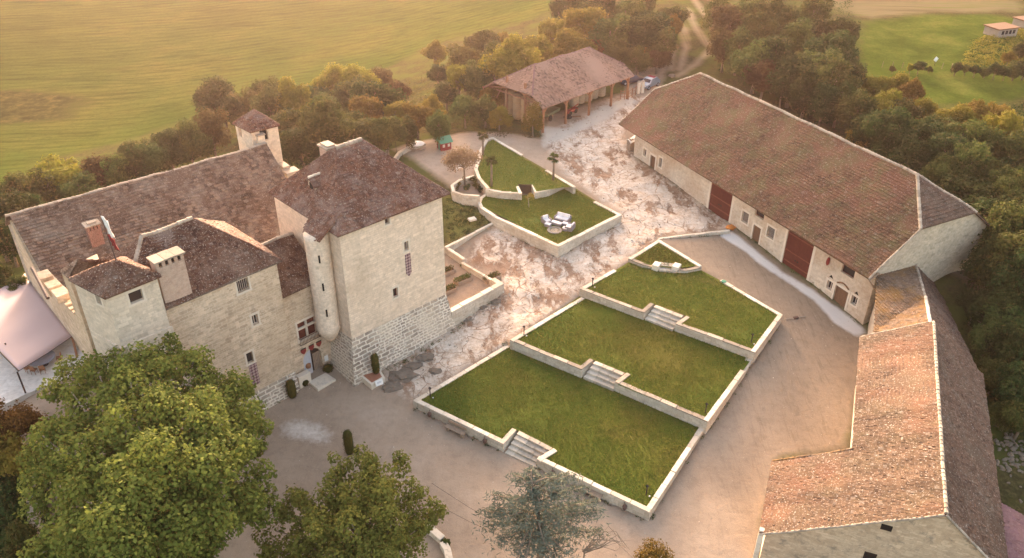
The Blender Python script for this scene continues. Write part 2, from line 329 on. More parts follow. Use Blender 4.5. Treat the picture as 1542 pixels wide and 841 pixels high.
# lawn
def lawnmat():
    m,t,b=mat('lawn_grass'); p=wpos(t)
    c=ramp(t,noise_(t,p,.12,4,.6),[(.36,(.125,.112,.022)),(.5,(.102,.122,.018)),(.66,(.075,.108,.016))])
    c=mix(t,.85,c,ramp(t,noise_(t,p,7,6,.85),[(.3,g3(.5)),(.5,g3(.95)),(.7,g3(1.0))]),'MULTIPLY')
    c=mix(t,ramp(t,noise_(t,p,.45,5,.65),[(.56,g3(0)),(.78,g3(.5))]),c,(.15,.115,.03))
    c=mix(t,ramp(t,noise_(t,p,5.5,3,.6),[(.68,g3(0)),(.74,g3(.45))]),c,(.34,.28,.16))
    a=N(t,'ShaderNodeAttribute',attribute_name='bare').outputs['Fac']
    bm=ramp(t,math_(t,'ADD',a,math_(t,'MULTIPLY',math_(t,'SUBTRACT',noise_(t,p,1.2,5,.7),.5),1.2)),[(.45,g3(0)),(1.0,g3(.7))])
    c=mix(t,bm,c,(.20,.125,.06))
    L(t,c,b.inputs['Base Color']); bump(t,b,noise_(t,p,14,4,.8),.9,.06); b.inputs['Specular IOR Level'].default_value=.05; return m
M['lawn']=lawnmat()
# ------------------------------------------------------------------ ground sheet
def sdf(X,Y,poly):
    "signed distance, positive inside"
    poly=np.asarray(poly,float)[:,:2]; n=len(poly); d=np.full(X.shape,1e9); ins=np.zeros(X.shape,bool)
    for i in range(n):
        a=poly[i]; b=poly[(i+1)%n]; e=b-a; l=e@e+1e-12
        t=np.clip(((X-a[0])*e[0]+(Y-a[1])*e[1])/l,0,1)
        d=np.minimum(d,np.hypot(X-a[0]-t*e[0],Y-a[1]-t*e[1]))
        c=((a[1]>Y)!=(b[1]>Y)); xi=a[0]+(Y-a[1])*e[0]/(e[1] if abs(e[1])>1e-9 else 1e-9); ins^=c&(X<xi)
    return np.where(ins,d,-d)
def sdl(X,Y,line,wd):
    line=np.asarray(line,float)[:,:2]; d=np.full(X.shape,1e9)
    for a,b in zip(line[:-1],line[1:]):
        e=b-a; l=e@e+1e-12; t=np.clip(((X-a[0])*e[0]+(Y-a[1])*e[1])/l,0,1); d=np.minimum(d,np.hypot(X-a[0]-t*e[0],Y-a[1]-t*e[1]))
    return wd-d
def G(pts): return [gr(*p) for p in pts]
LZ=dict(l1=.95,l2=1.95,l3=2.8,l4=3.15,l5=3.95,l6=4.85)
# outlines of the lawns, outer edge of the coping, at the lawn's level
l1=[at(*p,LZ['l1']) for p in [(622,603),(768,516),(1064,641),(978,772),(812,694),(830,676),(778,650),(760,668)]]
l2=[at(*p,LZ['l2']) for p in [(768,511),(876,441),(1140,534),(1066,636),(926,579),(943,563),(893,543),(880,557)]]
l3=[at(*p,LZ['l3']) for p in [(875,435),(946,392),(1004,406),(1052,402),(1088,421),(1180,473),(1139,531),(1016,489),(1032,476),(985,459),(971,470)]]
l4=[at(*p,LZ['l4']) for p in [(946,391),(993,362),(1056,400),(1020,405),(985,401)]]
l5=[at(*p,LZ['l5']) for p in [(733,291),(790,292),(806,289),(848,275),(868,282),(936,323),(841,371),(722,310),(719,302),(722,295)]]
l6=[at(*p,LZ['l6']) for p in [(713,262),(719,248),(730,218),(735,209),(746,208),(787,233),(826,255),(866,281),(845,283),(806,289),(800,278),(782,278),(785,290),(735,288),(722,275)]]
LAWNS=dict(l1=l1,l2=l2,l3=l3,l4=l4,l5=l5,l6=l6)
YARD=G([(375,612),(440,560),(480,535),(560,560),(660,460),(664,372),(745,335),(700,300),(590,225),(625,215),(700,200),(760,200),(820,210),(820,175),(880,160),(940,140),(960,90),(1010,80),(1000,120),(957,238),(1066,316),(1177,399),(1214,425),(1269,467),(1314,505),(1300,560),(1276,676),(1170,690),(1142,841)])+[(18,25,0),(-28,25,0),(-45,45,0)]+G([(40,700),(-60,700),(-60,620),(120,540)])
ROCK=G([(575,575),(622,600),(768,512),(876,436),(946,390),(1000,352),(1105,345),(1085,322),(957,240),(935,205),(985,150),(945,142),(905,158),(815,208),(852,262),(938,322),(842,386),(748,338),(700,390),(758,425),(700,470),(690,490),(600,545)])
ROCKSPARSE=G([(670,370),(745,335),(842,386),(800,430),(760,430)])
GRASSY=G([(668,290),(700,292),(722,320),(745,335),(672,372),(665,300)])
DUST=G([(1080,352),(1100,348),(1177,408),(1214,432),(1268,470),(1305,500),(1290,508),(1255,484),(1225,452),(1190,428),(1150,402),(1120,378)])
CONC=G([(818,205),(815,190),(850,195),(915,158),(945,146),(960,152),(900,185),(845,210),(818,222)])
TRACKS=[G([(1043,-5),(1032,40),(1012,80),(1010,105)]),G([(1064,-5),(1052,35),(1030,80),(1024,105)]),G([(1085,40),(1070,75),(1050,95),(1020,115)]),G([(1448,398),(1480,420),(1520,440),(1545,450)]),G([(1440,410),(1470,432),(1500,450)])]
FIELD=[(-600,900),(-600,60)]+[tuple(g[:2]) for g in G([(0,330),(80,240),(180,215),(290,175),(400,150),(560,115),(640,70),(760,40),(830,20),(850,0)])]+[(10,600),(10,900)]
STRIP=G([(-80,132),(60,138),(150,150),(195,162),(120,178),(0,188),(-80,190)])
BROWNF=[tuple(g[:2]) for g in G([(1270,30),(1400,18),(1545,22),(1545,8),(1500,-2)])]+[(300,500),(60,500)]+[tuple(g[:2]) for g in G([(1240,-5)])]
GREENR=G([(1290,35),(1400,22),(1560,25),(1560,150),(1400,160),(1290,150)])
DIRTP=G([(1272,600),(1280,600),(1275,672),(1262,672)])
xs=np.concatenate([-np.geomspace(1800,62,34),np.arange(-60,66,.55),np.geomspace(67,1800,34)])
ys=np.concatenate([-np.geomspace(400,8,14),np.arange(-6,26,3.),np.arange(27,150,.55),np.geomspace(151,3500,44)])
GX,GY=np.meshgrid(xs,ys); sh=GX.shape; X=GX.ravel(); Y=GY.ravel()
Z=np.concatenate([H0(X[i:i+4000],Y[i:i+4000]) for i in range(0,len(X),4000)])
far=np.hypot(X,Y-80); k=np.clip((far-260)/500,0,1); Z=Z*(1-k)+k*(-6+4*np.sin(X/170.)+5*np.sin(Y/210.+1))
A={}
A['rock']=sdf(X,Y,ROCK); A['sparse']=sdf(X,Y,ROCKSPARSE); A['yard']=sdf(X,Y,YARD); A['dust']=sdf(X,Y,DUST); A['conc']=sdf(X,Y,CONC); A['field']=sdf(X,Y,FIELD); A['strip']=sdf(X,Y,STRIP)
A['track']=np.max([sdl(X,Y,t,.5) for t in TRACKS],0); A['plow']=sdf(X,Y,BROWNF); A['greenr']=sdf(X,Y,GREENR); A['grassy']=sdf(X,Y,GRASSY)
A['pale']=sdf(X,Y,G([(432,642),(450,638),(478,645),(492,655),(488,662),(455,657),(436,652)]))
lawnin=np.max([sdf(X,Y,[p[:2] for p in v]) for v in LAWNS.values()],0)
def gnz(x,y): return float(H0(x,y)[0])
# relief: bare rock outcrops near the yard, rough ground elsewhere
rel=np.zeros(len(X))
near=(X>-62)&(X<66)&(Y>26)&(Y<151)
for i in np.nonzero(near)[0]:
    a=A['rock'][i]
    if a>-1.2:
        q=noise.noise((X[i]*.33,Y[i]*.33,0))+.5*noise.noise((X[i]*.9,Y[i]*.9,3))+.35*noise.noise((X[i]*2.1,Y[i]*2.1,7))
        kk=min(1,(a+1.2)/1.6); rel[i]=kk*(.16*q+.16*math.floor(q*3)/3)
    elif A['yard'][i]>0: rel[i]=.02*noise.noise((X[i]*.5,Y[i]*.5,0))
    else: rel[i]=.25*noise.noise((X[i]*.25,Y[i]*.25,0))*min(1,-A['yard'][i]/4)
Z=Z+rel; Z=np.where(lawnin>.35,Z-.9,Z)
nx=len(xs); ny=len(ys); ii=np.arange(nx*ny).reshape(ny,nx)
Fq=np.stack([ii[:-1,:-1],ii[:-1,1:],ii[1:,1:],ii[1:,:-1]],-1).reshape(-1,4)
def groundmat():
    m,t,b=mat('ground'); p=wpos(t); at_=lambda n: N(t,'ShaderNodeAttribute',attribute_name=n).outputs['Fac']
    nb=noise_(t,p,.35,6,.65); nf=noise_(t,p,2.2,5,.7); ng=noise_(t,p,16,3,.8)
    def edge(name,amp=2.5,soft=.25,src=nb):
        v=math_(t,'ADD',at_(name),math_(t,'MULTIPLY',math_(t,'SUBTRACT',src,.5),amp)); return ramp(t,math_(t,'MULTIPLY_ADD',v,.5/soft*.5,.5),[(0,g3(0)),(1,g3(1))])
    # woodland / rough ground
    base=ramp(t,nf,[(.3,(.03,.028,.014)),(.5,(.055,.05,.022)),(.7,(.10,.08,.035))])
    base=mix(t,ramp(t,noise_(t,p,.18,4,.6),[(.42,g3(0)),(.6,g3(1))]),base,(.07,.08,.022))
    # fields
    mp=N(t,'ShaderNodeMapping'); mp.inputs['Rotation'].default_value=(0,0,R(-12)); L(t,p,mp.inputs[0])
    wv=N(t,'ShaderNodeTexWave',bands_direction='Y'); wv.inputs['Scale'].default_value=.11; wv.inputs['Distortion'].default_value=7; wv.inputs['Detail'].default_value=3; wv.inputs['Detail Scale'].default_value=.35; L(t,mp.outputs[0],wv.inputs[0])
    mp2=N(t,'ShaderNodeMapping'); mp2.inputs['Scale'].default_value=(.05,.6,1); mp2.inputs['Rotation'].default_value=(0,0,R(-8)); L(t,p,mp2.inputs[0])
    st=noise_(t,mp2.outputs[0],.9,5,.6)
    fld=ramp(t,noise_(t,p,.02,4,.6),[(.35,(.042,.066,.011)),(.5,(.06,.086,.016)),(.65,(.09,.10,.022))])
    fld=mix(t,.8,fld,ramp(t,st,[(.35,g3(.6)),(.5,g3(.95)),(.65,g3(1.0))]),'MULTIPLY')
    fld=mix(t,.35,fld,ramp(t,wv.outputs['Fac'],[(.1,g3(.6)),(.5,g3(1))]),'MULTIPLY')
    mp4=N(t,'ShaderNodeMapping'); mp4.inputs['Scale'].default_value=(.12,1.6,1); mp4.inputs['Rotation'].default_value=(0,0,R(-10)); L(t,p,mp4.inputs[0])
    fld=mix(t,.75,fld,ramp(t,noise_(t,mp4.outputs[0],1.1,6,.75,.5),[(.36,g3(.55)),(.5,g3(.97)),(.7,g3(1))]),'MULTIPLY')
    fld=mix(t,.6,fld,ramp(t,noise_(t,p,1.2,6,.8),[(.36,g3(.6)),(.52,g3(1)),(.7,g3(1))]),'MULTIPLY')
    base=mix(t,edge('field',5,.8),base,fld)
    rough=ramp(t,noise_(t,p,.35,6,.75),[(.35,(.022,.028,.009)),(.5,(.04,.044,.014)),(.65,(.075,.068,.022))])
    base=mix(t,edge('strip',5,.6),base,rough)
    gr_=ramp(t,noise_(t,p,.12,5,.65),[(.35,(.042,.066,.010)),(.5,(.066,.095,.015)),(.65,(.105,.118,.026))]); gr_=mix(t,.7,gr_,ramp(t,nf,[(.3,g3(.6)),(.6,g3(1))]),'MULTIPLY')
    base=mix(t,edge('greenr',5,.8),base,gr_)
    pl=ramp(t,st,[(.3,(.10,.085,.045)),(.5,(.15,.125,.07)),(.65,(.11,.115,.04))]); base=mix(t,edge('plow',4,.8),base,pl)
    # gravel yard
    gv=ramp(t,noise_(t,p,.10,4,.6),[(.35,(.31,.235,.175)),(.55,(.37,.285,.215)),(.68,(.41,.32,.25))])
    sx=N(t,'ShaderNodeSeparateXYZ'); L(t,p,sx.inputs[0]); right=ramp(t,math_(t,'MULTIPLY_ADD',sx.outputs[0],.05,-.35),[(.2,g3(0)),(.9,g3(1))])
    gv=mix(t,right,gv,(.285,.222,.165))
    gv=mix(t,.6,gv,ramp(t,ng,[(.3,g3(.7)),(.55,g3(1)),(.8,g3(1.0))]),'MULTIPLY')
    gv=mix(t,.5,gv,ramp(t,noise_(t,p,1.1,6,.7),[(.35,g3(.72)),(.55,g3(1))]),'MULTIPLY')
    mt_=N(t,'ShaderNodeMapping'); mt_.inputs['Rotation'].default_value=(0,0,R(33)); mt_.inputs['Scale'].default_value=(1.0,.09,1); L(t,p,mt_.inputs[0])
    gv=mix(t,math_(t,'MULTIPLY_ADD',right,.6,.15),gv,ramp(t,noise_(t,mt_.outputs[0],2.6,6,.7,.8),[(.38,g3(.78)),(.47,g3(1)),(.7,g3(1))]),'MULTIPLY')
    gv=mix(t,ramp(t,noise_(t,p,9,2,.5),[(.70,g3(0)),(.74,g3(.5))]),gv,(.55,.47,.39))
    base=mix(t,edge('yard',1.5,.3),base,gv)
    base=mix(t,math_(t,'MULTIPLY',edge('pale',2.0,.4,nf),.8),base,(.68,.62,.57))
    base=mix(t,edge('dust',.9,.12),base,(.60,.58,.565))
    # pale limestone with soil-filled cracks
    nd=N(t,'ShaderNodeTexNoise'); nd.inputs['Scale'].default_value=.5; nd.inputs['Detail'].default_value=5; L(t,p,nd.inputs['Vector'])
    wp=N(t,'ShaderNodeVectorMath',operation='MULTIPLY_ADD'); L(t,nd.outputs['Color'],wp.inputs[0]); wp.inputs[1].default_value=(1.6,1.6,0); L(t,p,wp.inputs[2])
    vo=N(t,'ShaderNodeTexVoronoi',feature='DISTANCE_TO_EDGE'); vo.inputs['Scale'].default_value=.55; L(t,wp.outputs[0],vo.inputs['Vector'])
    cr=mix(t,ramp(t,noise_(t,p,.45,3),[(.45,g3(1)),(.6,g3(0))]),g3(1),ramp(t,vo.outputs['Distance'],[(.0,g3(.0)),(.035,g3(1))]))
    mp3=N(t,'ShaderNodeMapping'); mp3.inputs['Rotation'].default_value=(0,0,R(38)); mp3.inputs['Scale'].default_value=(1,.42,1); L(t,wp.outputs[0],mp3.inputs[0])
    big=noise_(t,mp3.outputs[0],.42,8,.74)
    rk=ramp(t,noise_(t,p,1.3,6,.75),[(.3,(.40,.30,.22)),(.5,(.60,.50,.41)),(.7,(.76,.69,.61))])
    soil=ramp(t,noise_(t,p,.9,4,.65),[(.35,(.22,.135,.09)),(.65,(.36,.25,.18))])
    msk=math_(t,'MULTIPLY',ramp(t,math_(t,'SUBTRACT',big,math_(t,'MULTIPLY',ramp(t,math_(t,'MULTIPLY_ADD',at_('sparse'),.15,.5),[(.3,g3(0)),(.7,g3(1))]),.035)),[(.44,g3(0)),(.50,g3(1))]),cr)
    rr=mix(t,math_(t,'MULTIPLY',msk,.9),soil,rk)
    rr=mix(t,.8,rr,ramp(t,noise_(t,p,3.8,5,.8),[(.32,g3(.5)),(.47,g3(.95)),(.7,g3(1))]),'MULTIPLY')
    rmask=edge('rock',1.6,.35)
    base=mix(t,rmask,base,rr)
    base=mix(t,math_(t,'MULTIPLY',edge('grassy',2,.5),ramp(t,noise_(t,p,.7,5,.7),[(.36,g3(0)),(.5,g3(1))])),base,(.14,.13,.04))
    base=mix(t,edge('conc',1,.25),base,(.52,.47,.41))
    base=mix(t,math_(t,'MULTIPLY',edge('track',1.2,.35),.85),base,(.26,.205,.15))
    L(t,base,b.inputs['Base Color']); b.inputs['Specular IOR Level'].default_value=0
    hh=math_(t,'ADD',math_(t,'MULTIPLY',ng,.25),math_(t,'ADD',math_(t,'MULTIPLY',math_(t,'MULTIPLY',msk,rmask),1.2),nf))
    bump(t,b,hh,.55,.12); return m
gm=mk('ground',np.stack([X,Y,Z],1),Fq.tolist(),groundmat(),smooth=True,uv=False); struct(gm)
for k_,v_ in A.items():
    a=gm.data.attributes.new(k_,'FLOAT','POINT'); a.data.foreach_set('value',np.clip(v_,-12,12).astype(np.float32))
# true ground height incl. relief, by bilinear lookup
Zg=Z.reshape(sh)
def gz(x,y):
    i=int(np.clip(np.searchsorted(xs,x)-1,0,nx-2)); j=int(np.clip(np.searchsorted(ys,y)-1,0,ny-2))
    a=(x-xs[i])/(xs[i+1]-xs[i]); c=(y-ys[j])/(ys[j+1]-ys[j])
    return float((Zg[j,i]*(1-a)+Zg[j,i+1]*a)*(1-c)+(Zg[j+1,i]*(1-a)+Zg[j+1,i+1]*a)*c)
def gp(px,py):
    p=gr(px,py); return np.array([p[0],p[1],gz(p[0],p[1])])
# far backdrop hills keep the horizon closed when seen from elsewhere
# ------------------------------------------------------------------ lawns
def lawn(poly,zc,name='lawn',bare=None):
    P=np.array([p[:2] for p in poly]); x0,y0=P.min(0)-.1; x1,y1=P.max(0)+.1; st=.5
    gx=np.arange(x0,x1+st,st); gy=np.arange(y0,y1+st,st); XX,YY=np.meshgrid(gx,gy); s=sdf(XX.ravel(),YY.ravel(),P)
    import bmesh
    bm=bmesh.new(); vs=[bm.verts.new((p[0],p[1],0)) for p in P]; bm.faces.new(vs)
    # cut into a grid
    for v in gx: bmesh.ops.bisect_plane(bm,geom=bm.verts[:]+bm.edges[:]+bm.faces[:],plane_co=(v,0,0),plane_no=(1,0,0))
    for v in gy: bmesh.ops.bisect_plane(bm,geom=bm.verts[:]+bm.edges[:]+bm.faces[:],plane_co=(0,v,0),plane_no=(0,1,0))
    V=np.array([v.co[:] for v in bm.verts]); sd_=sdf(V[:,0],V[:,1],P)
    for v,s_ in zip(bm.verts,sd_):
        n=noise.noise((v.co.x*.25,v.co.y*.25,1)); v.co.z=zc-.10+.09*n*min(1,s_/1.5)+.04*noise.noise((v.co.x*1.3,v.co.y*1.3,5))*min(1,s_)
    for f in bm.faces:
        if f.normal.z<0: f.normal_flip()
    me=bpy.data.meshes.new(name); bm.to_mesh(me); bm.free(); me.shade_smooth()
    o=bpy.data.objects.new(name,me); COL.objects.link(o); me.materials.append(M['lawn'])
    a=me.attributes.new('bare','FLOAT','POINT')
    vv=np.zeros(len(me.vertices))
    if bare is not None:
        B=[at(*q,zc)[:2] for q in bare[0]]; vv=np.clip(1-(-sdl(V[:,0],V[:,1],B,0))/bare[1],0,1)*bare[2]
    a.data.foreach_set('value',vv.astype(np.float32)); return struct(o)
def inset(poly,d):
    "shrink a polygon (either winding)"
    P=np.array([p[:2] for p in poly]); n=len(P); A2=sum(P[i][0]*P[(i+1)%n][1]-P[(i+1)%n][0]*P[i][1] for i in range(n)); s=1 if A2>0 else -1
    out=[]
    for i in range(n):
        a,b,c=P[i-1],P[i],P[(i+1)%n]; e1=(b-a)/np.linalg.norm(b-a); e2=(c-b)/np.linalg.norm(c-b)
        n1=np.array([-e1[1],e1[0]])*s; n2=np.array([-e2[1],e2[0]])*s; m_=n1+n2; q=m_@n1
        out.append(b+m_/max(q,.35)*d)
    return out
lawn(inset(l1,.2),LZ['l1'],bare=([(770,520),(1060,640)],3,.75))
lawn(inset(l2,.2),LZ['l2'],bare=([(880,446),(1138,533)],2.2,.6))
lawn(inset(l3,.2),LZ['l3'],bare=([(950,398),(1000,408),(1085,425)],2.5,.7))
lawn(inset(l4,.2),LZ['l4'])
lawn(inset(l5,.2),LZ['l5'],bare=([(868,285),(925,318)],2.2,.8))
lawn(inset(l6,.2),LZ['l6'],bare=([(790,235),(845,272)],2.5,.8))
def strip(mb,line,wd,zt,zb,side=1):
    "ribbon wall: line = one edge (x,y); grows to the left (side=1) or right"
    P=[np.array(p[:2]) for p in line]; n=len(P); off=[]
    for i in range(n):
        e=[]
        if i>0: e.append((P[i]-P[i-1])/np.linalg.norm(P[i]-P[i-1]))
        if i<n-1: e.append((P[i+1]-P[i])/np.linalg.norm(P[i+1]-P[i]))
        ns=[np.array([-k[1],k[0]])*side for k in e]; m_=sum(ns); q=m_@ns[0]; off.append(P[i]+m_/max(q,.35)*wd)
    zt=zt if hasattr(zt,'__len__') else [zt]*n; zb=zb if hasattr(zb,'__len__') else [zb]*n
    v=[];f=[]
    for i in range(n): v+=[(*P[i],zb[i]),(*P[i],zt[i]),(*off[i],zt[i]),(*off[i],zb[i])]
    for i in range(n-1):
        for k in range(4):
            a,b=4*i+k,4*i+(k+1)%4
            f.append((a,b,b+4,a+4) if side==1 else (b,a,a+4,b+4))
    e=4*(n-1)
    f+= [(3,2,1,0),(e,e+1,e+2,e+3)] if side==1 else [(0,1,2,3),(e+3,e+2,e+1,e)]
    mb.add(v,f)
def subdiv(line,step=1.6,jit=0):
    out=[]
    for a,b in zip(line[:-1],line[1:]):
        a=np.array(a,float)[:2];b=np.array(b,float)[:2]; n=max(1,int(round(np.linalg.norm(b-a)/step)))
        out+= [a+(b-a)*i/n for i in range(n)]
    out.append(np.array(line[-1],float)[:2]); return out
FOOT=[]
def retwall(line,z,label,side=1,wd=.44,zb=None,cop=.13,coping=True,group='low stone walls edging the terraces',copmat=None):
    "retaining wall along the pixel/world line; masonry with coping blocks"
    ln=subdiv(line); FOOT.append((ln,side)); c=np.mean(ln,0); zt=z if hasattr(z,'__len__') else [z]*len(ln)
    if len(zt)!=len(ln): zt=list(np.interp(np.linspace(0,1,len(ln)),np.linspace(0,1,len(zt)),zt))
    zbt=[min(gz(*p),a)-.5 for p,a in zip(ln,zt)] if zb is None else [zb]*len(ln)
    t=thing('retaining_wall',(c[0],c[1],min(zbt)),label,'wall',group)
    m=MB(); strip(m,ln,wd-.06,[k-cop+.0 for k in zt],zbt,side); m.build('masonry',M['retain'],t)
    if coping:
        m=MB()
        # blocks with small joints and uneven tops
        for a,b,za,zc in zip(ln[:-1],ln[1:],zt[:-1],zt[1:]):
            j=random.uniform(-.03,.03); strip(m,[a+(b-a)*.012,b-(b-a)*.012],wd+random.uniform(-.02,.02),[za+j,zc+j],[za-cop,zc-cop],side)
        m.build('coping',copmat or M['coping'],t,bevel=.02)
    return t
def wl(z,pts): return [at(*p,z)[:2] for p in pts]
# ------------------------------------------------------------------ terrace walls
T=LZ
retwall(wl(T['l1'],[(622,603),(768,516)]),T['l1'],'cream coped wall along the castle side of the lowest lawn',-1)
retwall(wl(T['l1'],[(1064,641),(978,772)]),T['l1'],'cream coped wall on the right side of the lowest lawn, beside the sandy yard',-1)
retwall(wl(T['l1'],[(978,772),(808,691),(834,675)]),T['l1'],'front wall of the lowest lawn between its steps and the sharp front corner',-1)
retwall(wl(T['l1'],[(778,647),(758,669),(622,603)]),T['l1'],'front wall of the lowest lawn left of its steps, nearest the castle door',-1)
retwall(wl(T['l2'],[(768,512),(876,447)]),T['l2'],'cream coped wall along the castle side of the middle lawn',-1)
retwall(wl(T['l2'],[(1138,533),(1122,559)]),[T['l2'],T['l2']-.25],'broken rough stones closing the right end of the middle lawn',-1,copmat=M['retain'],wd=.6)
retwall(wl(T['l2'],[(1122,559),(1066,635)]),T['l2'],'cream coped wall on the right side of the middle lawn',-1)
retwall(wl(T['l2'],[(1066,635),(926,575),(944,561)]),T['l2']-.02,'rough pale wall between lowest and middle lawn, right of the steps',-1,copmat=M['cap'])
retwall(wl(T['l2'],[(894,542),(876,556),(768,512)]),T['l2']-.02,'rough pale wall between lowest and middle lawn, left of the steps',-1,copmat=M['cap'])
retwall(wl(T['l3'],[(873,434.5),(924,406)]),T['l3'],'short cream coped wall on the castle side of the upper lawn',-1)
retwall(wl(T['l3'],[(1088,421),(1179,474)]),T['l3'],'cream coped wall of the upper lawn facing the long barn',-1)
retwall(wl(T['l3'],[(1179,474),(1137,531)]),T['l3'],'cream coped wall on the right end of the upper lawn',-1)
retwall(wl(T['l3'],[(1137,531),(1017,487),(1034,475)]),T['l3']-.02,'rough pale wall between middle and upper lawn, right of the steps',-1,copmat=M['cap'])
retwall(wl(T['l3'],[(985,458),(970,471),(873,435)]),T['l3']-.02,'rough pale wall between middle and upper lawn, left of the steps',-1,copmat=M['cap'])
retwall(wl(T['l4'],[(946,389),(992,360.5),(1057,400)]),T['l4'],'cream coped wall round the tip of the small triangular lawn',-1,wd=.42)
retwall(wl(T['l4'],[(1057,402),(1036,406.5),(1020,406.5)]),T['l4']-.1,'right arm of the curved stone wall below the triangular lawn',-1,copmat=M['cap'])
retwall(wl(T['l4'],[(992,402.5),(967,397.5),(946,389)]),T['l4']-.1,'left arm of the curved stone wall below the triangular lawn',-1,copmat=M['cap'])
retwall(wl(T['l5'],[(897,303),(936.5,323.5),(841,372)]),T['l5'],'cream coped wall at the outer corner of the sofa lawn',-1)
retwall(wl(T['l5'],[(841,372),(743,326.5),(722,312),(719,305),(722,297.5),(731,291)]),T['l5'],'long stone wall of the sofa lawn facing the tower, curved at its end',-1)
retwall(wl(T['l6'],[(731,285),(753.6,289),(786,290.5),(781.5,279.5)]),T['l6']-.1,'left curved wall between the two upper garden lawns',1,wd=.42)
retwall(wl(T['l6'],[(800.5,277),(806,289),(827,285),(850.5,274)]),T['l6']-.1,'right curved wall between the two upper garden lawns',1,wd=.42)
retwall(wl(T['l6'],[(824,255.5),(867,281)]),T['l6'],'cream coped wall beside the right palm of the highest lawn',-1,wd=.42)
retwall(wl(T['l6'],[(731,210),(743,207.5),(788,234)]),T['l6']+.1,'narrow cream wall along the back of the highest lawn',-1,wd=.4)
retwall(wl(T['l6'],[(733,285),(719.6,269),(714,255),(719,240),(722,226),(731,211)]),T['l6']+.05,'curved stone wall on the playground side of the highest lawn',-1,wd=.42)
retwall(wl(4.8,[(722,296),(696,294),(681,289),(678.5,279),(691,270),(713,263.5)]),4.8,'low curved wall round the shrub bed beside the playground',-1,wd=.34)
retwall(wl(5.0,[(591,240),(599,229.5),(612,222),(639,215)]),5.1,'low curved wall round the back of the playground',-1,wd=.45)
retwall(wl(3.0,[(743,334),(669,372)]),3.0,'thin pale kerb wall running from the sofa lawn to the tower',1,wd=.3)
retwall(wl(2.85,[(669,372),(697,391)]),2.85,'short pale wall at the upper side of the planter terrace',1,wd=.4)
retwall(wl(2.75,[(745,418),(759,427),(680,470)]),2.75,'thick stone wall round the planter terrace beside the tower',-1,wd=.6)
retwall(wl(2.85,[(697,391),(745,418)]),2.55,'low pale kerb between planter terrace and bare rock',-1,wd=.3)
retwall(wl(2.9,[(992,359.5),(1100,346.5)]),2.85,'thin stone kerb from the triangular lawn to the barn',1,wd=.3)
# steps
def steps(name_label,tl,tr,fr,fl,zt,zb,n,z=None):
    "corner pixels: back-left, back-right, front-right, front-left at the top level"
    P=[at(*p,zt)[:2] for p in (tl,tr,fr,fl)]
    t=thing('stone_steps',(*np.mean(P,0),zb),name_label,'steps','flights of stone steps between the lawns')
    for i in range(n):
        k0=i/n; k1=(i+1)/n; zz=zt-(zt-zb)*(i)/(n)-.04
        a=P[0]+(P[3]-P[0])*k0; b=P[1]+(P[2]-P[1])*k0; c=P[1]+(P[2]-P[1])*k1; d=P[0]+(P[3]-P[0])*k1
        m=MB(); cuts=[0,random.uniform(.25,.4),random.uniform(.6,.75),1]
        for q0,q1 in zip(cuts[:-1],cuts[1:]):
            j=random.uniform(-.02,.02); q0+=.004;q1-=.004
            m.prism([d+(c-d)*q0,d+(c-d)*q1,a+(b-a)*q1,a+(b-a)*q0],zb-.5,zz+j)
        m.build('tread',M['stepst'],t,bevel=.02)
steps('pale stone steps up to the lowest lawn from the gravel court',(782,648),(832,674),(810,695),(760,671),T['l1'],.0,5)
steps('stone steps from lowest to middle lawn',(897,543),(941,561),(925,576),(879,557),T['l2'],T['l1'],4)
steps('stone steps from middle to upper lawn',(988,459),(1030,475),(1014,488),(972,471),T['l3'],T['l2'],4)
steps('tiny stone steps in the curved wall of the triangular lawn',(992,394),(1017,397),(1019,407),(993,404),T['l4'],T['l3'],2)
for p in [(989,398),(1019,400)]:
    a=at(*p,T['l4']+.15); m=MB(); m.box((a[0],a[1],T['l4']-.15),(.75,1.0,.7),R(-30)); o=m.build('stone_block',M['coping'],None,bevel=.03); tag(o,'pale block %s the tiny steps of the triangular lawn'%('left of' if p[0]<1000 else 'right of'),'stone block','pale end blocks of the tiny steps')
# ------------------------------------------------------------------ building helpers
def U3(P,yaw,a,z,out=0):
    u=UV(yaw); return (P[0]+u[0]*a+u[1]*out,P[1]+u[1]*a-u[0]*out,z)
def facade(mb,P,yaw,a0,a1,z0,z1,holes=(),depth=.3,batter=0):
    As=sorted(set([a0,a1]+[h[0] for h in holes]+[h[1] for h in holes])); Zs=sorted(set([z0,z1]+[h[2] for h in holes]+[h[3] for h in holes]))
    for i in range(len(As)-1):
        for j in range(len(Zs)-1):
            ca=(As[i]+As[i+1])/2; cz=(Zs[j]+Zs[j+1])/2
            if any(h[0]<ca<h[1] and h[2]<cz<h[3] for h in holes): continue
            mb.poly([U3(P,yaw,As[i],Zs[j]),U3(P,yaw,As[i+1],Zs[j]),U3(P,yaw,As[i+1],Zs[j+1]),U3(P,yaw,As[i],Zs[j+1])])
    for h in holes:
        q=[(h[0],h[2]),(h[1],h[2]),(h[1],h[3]),(h[0],h[3])]
        for k in range(4):
            a,b=q[k],q[(k+1)%4]
            mb.poly([U3(P,yaw,a[0],a[1]),U3(P,yaw,a[0],a[1],-depth),U3(P,yaw,b[0],b[1],-depth),U3(P,yaw,b[0],b[1])])
def hole(P,yaw,px,py,w_,h_):
    a,z=onwall(px,py,P,yaw); return (a-w_/2,a+w_/2,z-h_/2,z+h_/2)
def wbox(mb,P,yaw,a0,a1,z0,z1,o0,o1):
    q=[U3(P,yaw,a0,0,o0),U3(P,yaw,a0,0,o1),U3(P,yaw,a1,0,o1),U3(P,yaw,a1,0,o0)]
    mb.prism([k[:2] for k in q],z0,z1)
